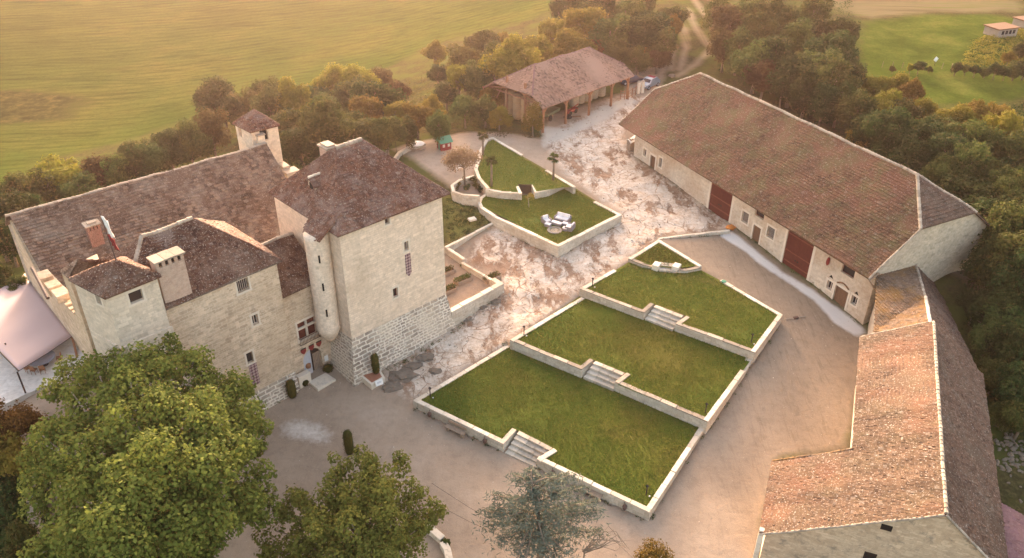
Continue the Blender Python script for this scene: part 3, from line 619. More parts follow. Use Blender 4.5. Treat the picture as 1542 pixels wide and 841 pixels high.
def window(par,P,yaw,h,kind='dark',sur=True,label=None,depth=.3):
    a0,a1,z0,z1=h
    m=MB(); wbox(m,P,yaw,a0-.02,a1+.02,z0-.02,z1+.02,-depth-.05,-depth); o=m.build('window',M['glass'] if kind!='open' else M['dark'],par)
    if label: o['label']=label
    m=MB()
    if kind in('pane','mullion'):
        t=.06
        for b in [(a0,a0+t,z0,z1),(a1-t,a1,z0,z1),(a0,a1,z0,z0+t),(a0,a1,z1-t,z1),((a0+a1)/2-.03,(a0+a1)/2+.03,z0,z1)]: wbox(m,P,yaw,*b,-depth+.003,-depth+.06)
        m.build('frame',M['frame'] if kind=='pane' else M['frame'],o)
    if kind=='bars':
        n=max(3,int((a1-a0)/.16))
        for k in range(1,n): a=a0+(a1-a0)*k/n; wbox(m,P,yaw,a-.015,a+.015,z0,z1,-.12,-.09)
        m.build('bars',M['frame'],o)
    if kind=='red':
        t=.07
        for b in [(a0,a0+t,z0,z1),(a1-t,a1,z0,z1),(a0,a1,z0,z0+t),(a0,a1,z1-t,z1)]: wbox(m,P,yaw,*b,-depth+.003,-depth+.06)
        m.build('frame',M['reddoor'],o)
    if sur:
        m=MB(); s=.16
        for b in [(a0-s,a0,z0-.02,z1+.02),(a1,a1+s,z0-.02,z1+.02),(a0-s-.05,a1+s+.05,z0-.18,z0-.02),(a0-s-.05,a1+s+.05,z1+.02,z1+.24)]: wbox(m,P,yaw,*b,-.05,.03 if b[3]<z0 else .02)
        m.build('surround',M['stoneframe'],o)
    return o
def sagz(v,amp=.16):
    "old roofs are never flat: gentle sagging shared by tiles, deck and ridge"
    v=np.asarray(v,float); x,y=v[:,0],v[:,1]
    v[:,2]+=amp*(.5*np.sin(x*.55+1.3*np.sin(y*.31))*np.cos(y*.48+.7*np.sin(x*.23))+.3*np.sin(x*1.35+y*.9)*np.sin(y*1.2-x*.4)-.25); return v
def tile_roof(name,polys,material,parent,row=.3,tw=.26,th=.075,label=None,slab=.16):
    "polys: planar 3D polygons, convex; courses of separate tiles over a solid deck"
    V=[];Fc=[];nb=0; D=MB(); base_off=wloc(parent) if parent is not None else np.zeros(3)
    for poly in polys:
        P=np.array([[float(c) for c in p] for p in poly]); n=np.zeros(3)
        for i in range(1,len(P)-1): n+=np.cross(P[i]-P[0],P[i+1]-P[0])
        n/=np.linalg.norm(n)
        if n[2]<0: n=-n; P=P[::-1]
        T_=np.array([-n[1],n[0],0]); T_/=np.linalg.norm(T_); S=np.cross(n,T_)      # S up the slope
        if S[2]<0: S=-S
        O=P[0]; u=(P-O)@T_; v=(P-O)@S; v0=v.min(); v1=v.max()
        D.add([tuple(p) for p in P]+[tuple(p-np.array([0,0,slab])) for p in P],[tuple(range(len(P))),tuple(range(2*len(P)-1,len(P)-1,-1))]+[(i,i+len(P),(i+1)%len(P)+len(P),(i+1)%len(P)) for i in range(len(P))])
        k=0; vv=v0
        while vv<v1-.02:
            rh=min(row,v1-vv); vm=vv+rh*.5; xs_=[]
            for i in range(len(P)):
                j=(i+1)%len(P)
                if (v[i]-vm)*(v[j]-vm)<0: xs_.append(u[i]+(u[j]-u[i])*(vm-v[i])/(v[j]-v[i]))
            if len(xs_)>=2:
                a,b=min(xs_),max(xs_); x=a-(rng.random()*tw if False else 0)
                cnt=max(1,int(round((b-a)/tw))); ed=np.linspace(a,b,cnt+1); 
                if cnt>2: ed[1:-1]+=(rng.random(cnt-1)-.5)*tw*.35+((k%2)-.5)*tw*.5
                jl=(rng.random(cnt)-.5)*row*.22; jh=rng.random(cnt)*th*.6; jt=(rng.random(cnt)-.5)*th*.5
                for q in range(cnt):
                    lo=vv+jl[q]- (.05 if k==0 else 0); hi=vv+rh*1.12; h1=th*.75+jh[q]
                    c=[(ed[q]+.006,lo,h1+jt[q]),(ed[q+1]-.006,lo,h1-jt[q]),(ed[q+1]-.006,hi,.012),(ed[q]+.006,hi,.012),(ed[q]+.006,lo,.0),(ed[q+1]-.006,lo,.0)]
                    V.extend(c_ for c_ in [O+T_*g[0]+S*g[1]+n*g[2] for g in c]); Fc+= [(nb,nb+1,nb+2,nb+3),(nb+4,nb+5,nb+1,nb)]; nb+=6
            vv+=row; k+=1
    d=len(V); V=list(map(tuple,V))+D.v; Fc+= [tuple(i+d for i in f) for f in D.f]
    o=mk(name,sagz(np.array(V)),Fc,material,parent)
    if label: o['label']=label
    return o
def ridge(name,a,b,material,parent,r=.14,step=.42):
    a=np.array(a,float);b=np.array(b,float); n=max(1,int(np.linalg.norm(b-a)/step)); m=MB()
    for i in range(n):
        p=a+(b-a)*(i/n); q=a+(b-a)*((i+1)/n+.06/n); j=random.uniform(-.02,.02)
        m.tube([p+(0,0,j),q+(0,0,j-.02)],[r*1.1,r*.92],7)
    m.v=[tuple(c) for c in sagz(np.array(m.v))]
    return m.build(name,material,parent)
def frameP(bx,by,yaw): 
    u=UV(yaw); n=np.array([-u[1],u[0]])
    return lambda a,b,z: (bx+u[0]*a+n[0]*b,by+u[1]*a+n[1]*b,z)
def hip_ends(f,W,Lr,e,hr,i1,i2,t1,t2):
    "half-hipped roof; returns polys and key points. t=1 means gable-less full hip is i at eave"
    P={}
    P['a']=f(0,0,e);P['b']=f(Lr,0,e);P['c']=f(Lr,W,e);P['d']=f(0,W,e);P['r1']=f(i1,W/2,e+hr);P['r2']=f(Lr-i2,W/2,e+hr)
    P['l1']=f(0,W/2*t1,e+hr*t1);P['l2']=f(0,W-W/2*t1,e+hr*t1);P['m1']=f(Lr,W/2*t2,e+hr*t2);P['m2']=f(Lr,W-W/2*t2,e+hr*t2)
    front=[P['a'],P['b'],P['m1'],P['r2'],P['r1'],P['l1']]; back=[P['c'],P['d'],P['l2'],P['r1'],P['r2'],P['m2']]
    h1=[P['l2'],P['l1'],P['r1']]; h2=[P['m1'],P['m2'],P['r2']]
    return P,front,back,h1,h2
# ------------------------------------------------------------------ long barn
k=1.42; BX,BY,BYAW=10.31*k,76.14*k,-63.03; BW,BL,BE,BH=13.55*k,31.46*k,7.4,4.97*k
fb=frameP(BX,BY,BYAW); OV=1.6
barn=thing('barn',fb(BL/2,BW/2,2),'long stone barn with a mossy brown tiled roof and two dark red doors','barn')
P,fr_,bk,h1_,h2_=hip_ends(fb,BW,BL,BE,BH,3.02*k,3.42*k,.58,.58)
# slight sag and unevenness comes from the tiles
tile_roof('roof',[fr_,h1_],M['roofB'],barn,row=.34,tw=.32)
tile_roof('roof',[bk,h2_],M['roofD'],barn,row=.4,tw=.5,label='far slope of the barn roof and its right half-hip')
ridge('ridge_tiles',P['r1'],P['r2'],M['cap'],barn,.17); ridge('ridge_tiles',P['r2'],P['m1'],M['cap'],barn,.17); ridge('ridge_tiles',P['r1'],P['l1'],M['cap'],barn,.13); ridge('ridge_tiles',P['r2'],P['m2'],M['cap'],barn,.16)
ridge('verge_tiles',P['l1'],P['a'],M['cap'],barn,.09); ridge('verge_tiles',P['m1'],P['b'],M['cap'],barn,.1)
BP=fb(0,OV,0)[:2]; A0,A1=1.9,44.25
def bh(px,py,w_,h_): return hole(BP,BYAW,px,py,w_,h_)
def sp(px,py): return onwall(px,py,BP,BYAW)
d1a=sp(1066,314)[0]; d1b=sp(1097,335)[0]; d2a=sp(1177,397)[0]; d2b=sp(1214,423)[0]; zd1=sp(1081,324)[1]; zd2=sp(1195,410)[1]
D1=(d1a,d1b,zd1-.2,zd1+4.2); D2=(d2a,d2b,zd2-.2,zd2+4.75)
sd1=bh(982.5,246,1.15,2.1); w1=bh(971,230,.7,1.0); w2=bh(994.5,245,.65,1.3)
w3=bh(1122,328,1.15,1.35); w4=bh(1160.5,351,1.15,1.35); sd2=bh(1138.5,354,1.25,2.2); ht1=bh(1144,322,1.5,1.0)
w5=bh(1249,430,.75,1.0); sd3=bh(1264.5,450,1.75,2.5); w6=bh(1286,453,.75,1.0); ht2=bh(1277.5,407,1.7,1.3)
HS=[D1,D2,sd1,w1,w2,w3,w4,sd2,ht1,w5,sd3,w6,ht2]
zc=lambda z: min(z,7.0)
HS=[(a,b,c,min(d,7.35)) for a,b,c,d in HS]
m=MB(); facade(m,BP,BYAW,A0,A1,-1.5,7.9,HS,.35)
ez=lambda b: BE+BH*min(b,BW-b)/(BW/2)-.16
b0,b1=OV,BW-OV
def gable(a,flip,b0=b0,b1=b1,t=.58):
    zt=BE+BH*t-.16; bb=BW/2*t
    q=[fb(a,b0,-1.5),fb(a,b1,-1.5),fb(a,b1,ez(b1)),fb(a,BW-bb,zt),fb(a,bb,zt),fb(a,b0,ez(b0))]
    return q[::-1] if flip else q
m.poly([fb(A0,b1,-1.5),fb(A1,b1,-1.5),fb(A1,b1,ez(b1)),fb(A0,b1,ez(b1))][::-1]); m.poly(gable(A0,True))
m.build('wall',M['barnwall'],barn)
m=MB(); m.poly(gable(A1,False)); o=m.build('gable_wall',M['greywall'],barn); o['label']='pale grey rubble gable wall of the barn'
def bigdoor(h,n=2):
    a0,a1,z0,z1=h; c=(a0+a1)/2
    for s in range(2):
        x0,x1=(a0,c-.01) if s==0 else (c+.01,a1); m=MB(); nb=8
        for q in range(nb):
            p0=x0+(x1-x0)*q/nb; p1=x0+(x1-x0)*(q+1)/nb-.015; wbox(m,BP,BYAW,p0,p1,z0,z1,-.14,-.09+random.uniform(-.008,.008))
        o=m.build('door',M['reddoor'],barn); m=MB()
        for zz in (z0+.9,z0+2.2,z1-.7): m=MB(); wbox(m,BP,BYAW,x0+.03,x1-.03,zz,zz+.12,-.085,-.03); m.build('door_rail',M['doorrail'],o)
        m=MB(); wbox(m,BP,BYAW,(x1-.25 if s==0 else x0+.1),(x1-.1 if s==0 else x0+.25),z0+1.5,z0+1.62,-.085,-.0); m.build('handle',M['iron'],o)
    m=MB(); s=.32
    for b in [(a0-s,a0,z0,z1),(a1,a1+s,z0,z1)]: m=MB(); wbox(m,BP,BYAW,*b,-.1,.03); m.build('door_jamb',M['stoneframe'],barn)
bigdoor(HS[0]); bigdoor(HS[1])
for h,kd in ((HS[3],'pane'),(HS[4],'bars'),(HS[5],'bars'),(HS[6],'bars'),(HS[9],'pane'),(HS[11],'pane')): window(barn,BP,BYAW,h,kd)
for h in (HS[8],HS[12]): window(barn,BP,BYAW,h,'red',sur=False,label='dark hay hatch under the barn eave')
for h in (HS[2],HS[7],HS[10]):
    a0,a1,z0,z1=h; m=MB()
    for q in range(5): p0=a0+(a1-a0)*q/5; wbox(m,BP,BYAW,p0,p0+(a1-a0)/5-.012,z0,z1,-.22,-.16)
    o=m.build('door',M['wood'],barn); o['label']='small weathered plank door of the barn'
    m=MB(); s=.2
    for b in [(a0-s,a0,z0,z1),(a1,a1+s,z0,z1),(a0-s,a1+s,z1,z1+.28)]: wbox(m,BP,BYAW,*b,-.08,.035)
    m.build('surround',M['stoneframe'],o)
# small triangular vents and arch over the right door
for px,py in ((1252,417),(1290,442)):
    a,z=sp(px,py); m=MB(); q=[U3(BP,BYAW,a-.28,z-.12,.01),U3(BP,BYAW,a+.28,z-.12,.01),U3(BP,BYAW,a,z+.22,.01)]; r=[U3(BP,BYAW,a-.28,z-.12,-.05),U3(BP,BYAW,a+.28,z-.12,-.05),U3(BP,BYAW,a,z+.22,-.05)]
    m.add(q+r,[(0,1,2),(5,4,3),(0,3,4,1),(1,4,5,2),(2,5,3,0)]); m.build('vent',M['dark'],barn)
a,z=sp(1270,430); m=MB(); pts=[U3(BP,BYAW,a-.8+1.6*i/8,z-.1+.32*math.sin(math.pi*i/8),.02) for i in range(9)]; m.tube(pts,.09,6); m.build('relieving_arch',M['wood'],barn)
m=MB()
for i in range(30):
    a=A0+.5+i*(A1-A0-1)/29; p0=fb(a,.15,BE-.12); p1=fb(a,OV+.2,BE+BH*(OV+.2)/(BW/2)-.24); m.tube([p0,p1],.07,4)
m.build('rafter_ends',M['wood'],barn)
m=MB(); m.tube([fb(A1+.3,OV-.1,5.5),fb(A1+.3,.3,6.9),fb(A1+.3,OV-.1,7.4)],.09,5); m.build('verge_bracket',M['woodl'],barn)
m=MB(); m.tube([fb(BL,b1-.6,ez(b1)+.3),fb(BL+.5,BW+.2,BE+.1)],.12,6); m.build('gutter',M['iron'],barn)
# red bags hanging on the barn
a,z=sp(1249.5,392); t=thing('hanging_sack',U3(BP,BYAW,a,z-.6,.25),'small red sack hanging on the barn wall right of the big door','sack'); m=MB(); m.blob(U3(BP,BYAW,a,z-.1,.22),(.2,.15,.5),3,.15); m.build('bag',M['red'],t,smooth=True); m=MB(); m.tube([U3(BP,BYAW,a,z+.3,.2),U3(BP,BYAW,a,z+.8,.02)],.02,5); m.build('string',M['iron'],t)
# ------------------------------------------------------------------ link building and annex at the right
aR=66.9; ux=UV(68.6); RP=at(1425,774,9.6); RQ=at(1406,484,9.6)
fa=lambda s,d,z=None: tuple(RP[:2]+ux*s+np.array([-ux[1],ux[0]])*d)+((9.6-.6*abs(d)) if z is None else z,)
LR=float((RQ[:2]-RP[:2])@ux)
annex=thing('annex',fa(LR/2,0,1),'l-shaped stone outbuilding with rust coloured tiled roof along the sandy yard','outbuilding')
Din,Dout,Sst=5.25,10.55,None
si=float((at(1276,676,6.3)[:2]-RP[:2])@ux)
tile_roof('roof',[[fa(-.1,0),fa(si,0),fa(si,Dout),fa(-.1,Dout)],[fa(si,0),fa(LR,0),fa(LR,Din),fa(si,Din)]],M['roofA'],annex,row=.30,tw=.27)
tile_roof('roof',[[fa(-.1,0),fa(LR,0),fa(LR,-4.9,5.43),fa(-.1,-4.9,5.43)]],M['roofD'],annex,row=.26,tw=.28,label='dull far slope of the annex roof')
ridge('ridge_tiles',fa(0,0),fa(LR,0),M['cap'],annex,.13); ridge('verge_tiles',fa(-.1,.1),fa(-.1,Dout),M['cap'],annex,.08); ridge('verge_tiles',fa(LR,0),fa(LR,Din),M['cap'],annex,.09); ridge('verge_tiles',fa(si,Din),fa(si,Dout),M['roofK'],annex,.12); ridge('verge_tiles',fa(-.1,0),fa(-.1,-4.9,5.43),M['cap'],annex,.08)
m=MB(); t_=.2; zz=lambda d: 9.6-.6*abs(d)-.16
m.poly([fa(t_,Dout-.4,-2),fa(t_,-4.5,-2),fa(t_,-4.5,5.6),fa(t_,0,zz(0)),fa(t_,Dout-.4,zz(Dout-.4))])
o=m.build('gable_wall',stone('annex_gable',(.50,.36,.24),(.66,.50,.35),(.54,.40,.27),bw=.5,bh=.18,dist=.25,dark=(.15,.13,.11),darkamt=.6,stain=(.3,.24,.18)),annex)
m=MB()
for q in [[fa(t_,Dout-.4,-2),fa(si-.2,Dout-.4,-2),fa(si-.2,Dout-.4,zz(Dout-.4)),fa(t_,Dout-.4,zz(Dout-.4))][::-1],[fa(si-.2,Dout-.4,-2),fa(si-.2,Din-.75,-2),fa(si-.2,Din-.75,zz(Din-.75)),fa(si-.2,Dout-.4,zz(Dout-.4))][::-1],[fa(si-.2,Din-.75,-2),fa(LR-.2,Din-.75,-2),fa(LR-.2,Din-.75,zz(Din-.75)),fa(si-.2,Din-.75,zz(Din-.75))][::-1],[fa(LR-.2,Din-.75,-2),fa(LR-.2,-4.5,-2),fa(LR-.2,-4.5,5.6),fa(LR-.2,0,zz(0)),fa(LR-.2,Din-.75,zz(Din-.75))][::-1],[fa(LR-.2,-4.5,-2),fa(t_,-4.5,-2),fa(t_,-4.5,5.6),fa(LR-.2,-4.5,5.6)][::-1]]: m.poly(q)
m.build('wall',M['wallW'],annex)
GY_=math.degrees(math.atan2(-ux[0]*0+ -(-ux[1])*0+0,1)) if False else 68.6-90
GPo=np.array(fa(t_,Dout-.4,0)[:2])
for px,py,w_,h_ in ((1335,795,.7,.5),(1310,838,.8,.7)):
    a,z=onwall(px,py,GPo,GY_); m=MB(); wbox(m,GPo,GY_,a-w_/2,a+w_/2,z-h_/2,z+h_/2,-.02,.02); m.build('window',M['dark'],annex)
m=MB(); p=fa(.2,Dout-.1,0); m.box((p[0],p[1],1.2),(.35,.35,4.5),R(68)); m.build('corner_post',M['coping'],annex)
m=MB(); m.box((fa(1,-7.6,0)[0],fa(1,-7.6,0)[1],-.9),(13.5,5.6,6),R(68.6)); m.build('wall',M['greywall'],annex)
# lower mauve roof behind the annex
tile_roof('roof',[[fa(-6,-4.7,4.7),fa(8.2,-4.7,4.7),fa(8.2,-10.8,2.5),fa(-6,-10.8,2.5)]],M['roofQ'],annex,row=.3,tw=.3,label='lower mauve roof at the far side of the annex')
# link between barn and annex
GS=fb(A1,0,0)[:2]; GSY=BYAW+90
ka,kz=onwall(1379,400,GS,GSY); KR=np.array(U3(GS,GSY,ka,kz)); K2=np.array([*RQ[:2],9.0]); K2m=(KR+K2)/2+np.array([.35,0,-.35])
kl,klz=onwall(1322,442,GS,GSY); KL=np.array(fb(A1,OV+.05,7.0)); KL2=at(1317,500,6.0)
KRt=np.array(fb(A1+.1,min(17.0,ka+4.6),kz-3.9)); KRt2=np.array(fa(LR,-4.8,5.2))
link=thing('link_building',((KR+K2)/2)*[1,1,0]+[0,0,1],'small roofed link with orange lichen between barn and annex','outbuilding')
tile_roof('roof',[[KL,KR,K2m],[KL,K2m,KL2],[K2m,K2,KL2]],M['roofK'],link,row=.28,tw=.24)
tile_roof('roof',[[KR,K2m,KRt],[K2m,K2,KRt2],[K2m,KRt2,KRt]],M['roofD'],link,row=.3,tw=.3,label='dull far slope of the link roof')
ridge('ridge_tiles',KR,K2m,M['cap'],link,.14); ridge('ridge_tiles',K2m,K2,M['coping'],link,.15)
m=MB(); ins=np.array([.5,-.1,0]); m.prism([tuple((KL+ins)[:2]),tuple((KL2+ins)[:2]),tuple(K2[:2]),tuple(KR[:2])],-1.5,[KL[2]-.7,KL2[2]-.7,K2[2]-1.6,KR[2]-1.6]); m.prism([tuple(KR[:2]),tuple(K2[:2]),tuple((KRt2-ins)[:2]),tuple((KRt-ins)[:2])],-1.5,[KR[2]-1.6,K2[2]-1.6,KRt2[2]-.6,KRt[2]-.6]); m.build('wall',M['barnwall'],link)
# ------------------------------------------------------------------ cart shed
fs_=None
e=8.0; b=at(817,163,e); c_=at(955,114,e); yS=math.degrees(math.atan2(c_[1]-b[1],c_[0]-b[0])); SL=float(np.linalg.norm((c_-b)[:2])); SW=12.4; SH=3.9
fs=frameP(b[0],b[1],yS)
shed=thing('cart_shed',fs(SL/2,SW/2,3.8),'open timber shed with a pale pink tiled roof, full of bales and machines','shed')
P,fr_,bk,h1_,h2_=hip_ends(fs,SW,SL,e,SH,4.6,3.9,.34,.34)
tile_roof('roof',[fr_,h1_,h2_,bk],M['roofP'],shed,row=.32,tw=.26)
for a_,b_ in (('r1','r2'),('r1','l1'),('r1','l2'),('r2','m1')): ridge('ridge_tiles',P[a_],P[b_],M['roofQ'],shed,.1)
posts=[]
for a,bb in [(.7,.5),(5.7,.6),(11.0,.6),(16.2,.6),(20.2,.6),(.7,4.2),(.7,11.6),(20.2,11.6),(7,11.6),(13.5,11.6),(.7,8)]:
    if a>SL-.5: continue
    p=fs(a,bb,0); zg=gz(p[0],p[1]); m=MB(); top=e+SH*min(bb,SW-bb)/(SW/2)-.2; m.box((p[0],p[1],(zg+top)/2-.1),(.28,.28,top-zg+.2),R(yS)); 
    if bb<1:
        for s in (-1,1):
            if a+s*1.2<.3 or a+s*1.2>SL-.3: continue
            m.tube([fs(a,bb,top-1.3),fs(a+s*1.2,bb,top-.1)],.09,5)
    m.build('post',M['beam'],shed)
m=MB(); m.tube([fs(.5,.55,e+.05),fs(SL-.5,.55,e+.05)],.14,5); m.tube([fs(.6,.5,e+.1),fs(.6,SW/2,e+1.1),fs(.6,SW-.5,e+.1)],.12,5); m.tube([fs(.6,.5,e+.0),fs(.6,SW-.5,e+.0)],.12,5); m.tube([fs(.6,3.2,e-1.4),fs(.6,4.6,e+.9)],.09,5); m.tube([fs(.6,10.2,e-1.4),fs(.6,9.1,e+.5)],.09,5); m.tube([fs(.6,11.8,e-2.6),fs(.2,12.8,e-.1)],.08,5); m.build('beams',M['beam'],shed)
m=MB(); q=[fs(.8,SW-.5,3),fs(SL-.6,SW-.5,3)]; m.prism([q[0][:2],q[1][:2],fs(SL-.6,SW-.3,3)[:2],fs(.8,SW-.3,3)[:2]],3.0,e+.0); m.build('board_wall',M['wood'],shed)
# ------------------------------------------------------------------ the castle
CP0=np.array([-23.04,56.35]); CYAW=46.1; fm=frameP(CP0[0],CP0[1],CYAW)
castle=thing('castle',(-22,68,0),'cream stone medieval castle with a tall square tower and steep brown stone roofs','castle')
# --- square tower
TP0=np.array([-14.7,60.56]); TYAW=math.degrees(.76); ft=frameP(TP0[0],TP0[1],TYAW)
TA,TB,TE,THh=12.24,11.6,15.95,5.01; wa0,wa1,wb0,wb1=.35,11.55,.35,11.3
TW=np.array(ft(wa0,wb0,0)[:2]); tw_h=lambda px,py,w_,h_: hole(TW,TYAW,px,py,w_,h_)
TH_=[tw_h(583,334,.5,.55),tw_h(612,371,.5,.95),tw_h(595.5,441,.55,1.0)]
m=MB(); facade(m,TW,TYAW,0,wa1-wa0,4.7,16.2,TH_,.35)
for q in [((wa1,wb0),(wa1,wb1)),((wa1,wb1),(wa0,wb1)),((wa0,wb1),(wa0,wb0))]: m.poly([ft(*q[0],-1),ft(*q[1],-1),ft(*q[1],16.2),ft(*q[0],16.2)])
o=m.build('tower_wall',M['wall'],castle)
bt=.85
m=MB()
c_in=[(wa0,wb0),(wa1,wb0),(wa1,wb1),(wa0,wb1)]; c_out=[(wa0-bt,wb0-bt),(wa1+bt,wb0-bt),(wa1+bt,wb1+bt),(wa0-bt,wb1+bt)]
for i in range(4):
    j=(i+1)%4; m.poly([ft(*c_out[i],-.8),ft(*c_out[j],-.8),ft(*c_in[j],4.8),ft(*c_in[i],4.8)])
o=m.build('battered_base',M['batter'],castle); o['label']='flared base of the tower with dark stones in pale mortar'
for h,kd in zip(TH_,('dark','bars','red')): window(castle,TW,TYAW,h,kd)
M['lattice']=None
def latmat():
    m,t,b=mat('lattice_brick'); u=uvs(t); c=N(t,'ShaderNodeTexChecker'); c.inputs['Scale'].default_value=4.6; mp=N(t,'ShaderNodeMapping'); mp.inputs['Rotation'].default_value=(0,0,R(45)); L(t,u,mp.inputs[0]); L(t,mp.outputs[0],c.inputs[0]); c.inputs[1].default_value=(.36,.26,.25,1); c.inputs[2].default_value=(.14,.07,.08,1); L(t,c.outputs[0],b.inputs['Base Color']); return m
M['lattice']=latmat()
def lattice(P,yaw,px,py,w_,h_,point=True):
    a,z=onwall(px,py,P,yaw); q=[(a-w_/2,z-h_/2),(a,z-h_/2-.35 if point else z-h_/2),(a+w_/2,z-h_/2),(a+w_/2,z+h_/2),(a-w_/2,z+h_/2)]
    f=[U3(P,yaw,x,zz,.05) for x,zz in q]; bk_=[U3(P,yaw,x,zz,-.05) for x,zz in q]; m=MB(); n=5
    m.add(f+bk_,[tuple(range(n)),tuple(range(2*n-1,n-1,-1))]+[(i,i+n,(i+1)%n+n,(i+1)%n) for i in range(n)]); o=m.build('lattice_panel',M['lattice'],castle); return o
lattice(TW,TYAW,614.5,397,.6,2.1)
P,fr_,bk,h1_,h2_=hip_ends(ft,TB,TA,TE,THh,4.18,TA-6.92,.0,.0)
tile_roof('tower_roof',[fr_,h1_,h2_,bk],M['roofT'],castle,row=.3,tw=.34,th=.09)
ridge('ridge_cap',P['r1'],P['r2'],M['cap'],castle,.2); ridge('ridge_cap',P['r1'],P['a'],M['roofT'],castle,.11); ridge('ridge_cap',P['r1'],P['l2'],M['roofT'],castle,.1); ridge('ridge_cap',P['r2'],P['b'],M['roofT'],castle,.1)
# chimney behind the tower ridge
p=at(494,226,20.2); m=MB(); m.box((p[0],p[1],19.3),(1.0,1.3,2.4),R(43)); o=m.build('chimney',M['brickp'],castle); m=MB(); m.box((p[0],p[1],20.6),(1.25,1.6,.16),R(43)); m.box((p[0],p[1],20.75),(.8,1.2,.15),R(43)); m.build('chimney_cap',M['cap'],o)
# dormer on the left slope of the tower roof
uT=UV(TYAW); nT=np.array([-uT[1],uT[0]])
dz=16.5
for zt in np.linspace(16.2,21,200):
    q=at(466,270,zt); a_=(q[:2]-np.array(ft(0,0,0)[:2]))@uT
    if zt>TE+THh*a_/4.18+1.55: dz=zt; break
p0=at(464,267,dz); p1=p0+np.array([uT[0],uT[1],0]); d=(p1-p0)[:2]; d/=np.linalg.norm(d); s_=np.array([-d[1],d[0]])
m=MB(); w_=.62; A_=lambda a,b,z: (p0[0]+d[0]*a+s_[0]*b,p0[1]+d[1]*a+s_[1]*b,z)
m.poly([A_(.25,-w_,dz-1.6),A_(.25,-w_,dz-.55),A_(.25,0,dz-.05),A_(.25,w_,dz-.55),A_(.25,w_,dz-1.6)]); m.poly([A_(.25,-w_,dz-1.6),A_(2.2,-w_,dz-1.6),A_(2.2,-w_,dz-.55),A_(.25,-w_,dz-.55)]); m.poly([A_(.25,w_,dz-1.6),A_(.25,w_,dz-.55),A_(2.2,w_,dz-.55),A_(2.2,w_,dz-1.6)])
o=m.build('dormer',M['wall'],castle)
tile_roof('dormer_roof',[[A_(0,0,dz),A_(2.1,0,dz),A_(2.1,-w_-.2,dz-.6),A_(0,-w_-.2,dz-.6)],[A_(0,0,dz),A_(0,w_+.2,dz-.6),A_(2.1,w_+.2,dz-.6),A_(2.1,0,dz)]],M['roofT'],o,row=.25,tw=.25); ridge('dormer_ridge',A_(0,0,dz+.04),A_(2.0,0,dz+.04),M['coping'],o,.12)
m=MB(); m.box(A_(.22,0,dz-1.0),(.1,.55,.7),math.atan2(d[1],d[0])); m.build('dormer_opening',M['dark'],o)
# --- round stair turret
tc=(-16.92,62.03); m=MB(); m.lathe((tc[0],tc[1],0),[(.25,3.9),(.75,4.6),(1.0,5.2),(1.1,5.45),(1.06,5.6),(1.06,15.0),(1.08,15.4)],22); o=m.build('round_turret',M['wall'],castle,smooth=True)
for px,py in ((487.5,390),(492.5,432),(498,471)):
    # slit windows facing the viewer
    pp=at(px,py,10); dirn=np.array([0-tc[0],0-tc[1]]); dirn/=np.linalg.norm(dirn); q=np.array(tc)+dirn*1.06
    d_=ray(px,py); t_=(q@q)/(q@d_[:2]); z=d_[2]*t_+CZ; m=MB(); yw=math.atan2(dirn[1],dirn[0]); m.box((q[0],q[1],z),(.12,.16,.75),yw); m.build('slit',M['dark'],castle)
tile_roof('turret_roof',[[ft(1.1,.9,17.32),ft(-1.05,1.3,15.4),ft(-1.25,2.6,15.35),ft(-1.05,3.9,15.4),ft(1.1,4.6,17.32)]],M['roofT'],castle,row=.3,tw=.34,th=.09)
# --- gate wing with the entrance door
NB=.7; NP=np.array(fm(0,NB,0)[:2]); nh=lambda px,py,w_,h_: hole(NP,CYAW,px,py,w_,h_)
NE=10.15; a_d,z_d=onwall(474.3,564.5,NP,CYAW); dw=1.0; DZ=z_d-.05
a_w,z_w=onwall(462.5,495,NP,CYAW); NW=(a_w-.95,a_w+.95,z_w-.95,z_w+.95)
DH=(a_d-dw,a_d+dw,DZ,DZ+3.1)
m=MB(); facade(m,NP,CYAW,4.3,9.2,-.8,NE+.15,[DH,NW],.35)
cz=DZ+3.1-dw
for s in (-1,1):
    q=[(a_d+s*dw,cz)]+[(a_d+s*dw*math.cos(t),cz+dw*math.sin(t)) for t in np.linspace(0,math.pi/2,7)][1:]+[(a_d+s*dw,cz+dw)]
    # spandrel cell
    f=[U3(NP,CYAW,x,z,0) for x,z in q]; g=[U3(NP,CYAW,x,z,-.3) for x,z in q]; n=len(q)
    if s==1: f=f; m.add(f+g,[tuple(range(n))[::-1] if False else tuple(range(n))]+[(i,(i+1)%n,(i+1)%n+n,i+n) for i in range(n)])
    else: m.add(f+g,[tuple(range(n))[::-1]]+[(i,(i+1)%n,(i+1)%n+n,i+n) for i in range(n)])
m.build('gate_wing_wall',M['wallM'],castle)
wn=window(castle,NP,CYAW,NW,'none',label='large mullioned window above the castle door')
m=MB(); a0,a1,z0,z1=NW
for b in [((a0+a1)/2-.09,(a0+a1)/2+.09,z0,z1),(a0,a1,(z0+z1)/2+.15,(z0+z1)/2+.33)]: wbox(m,NP,CYAW,*b,-.22,-.04)
m.build('mullion',M['coping'],wn)
m=MB()
for i in range(2):
    for z_0,z_1 in ((z0,(z0+z1)/2+.15),((z0+z1)/2+.33,z1)):
        x0=a0+.03+i*(a1-a0)/2+(.09 if i else 0); x1=x0+(a1-a0)/2-.13; wbox(m,NP,CYAW,x0,x1,z_0,z_1,-.3,-.27); 
m.build('red_blind',M['red'] if False else M['reddoor'],wn)
m=MB()
for i in range(15): x=a0-.1+(a1-a0+.2)*i/14; wbox(m,NP,CYAW,x-.015,x+.015,z0-.35,z0+.35,.28,.31)
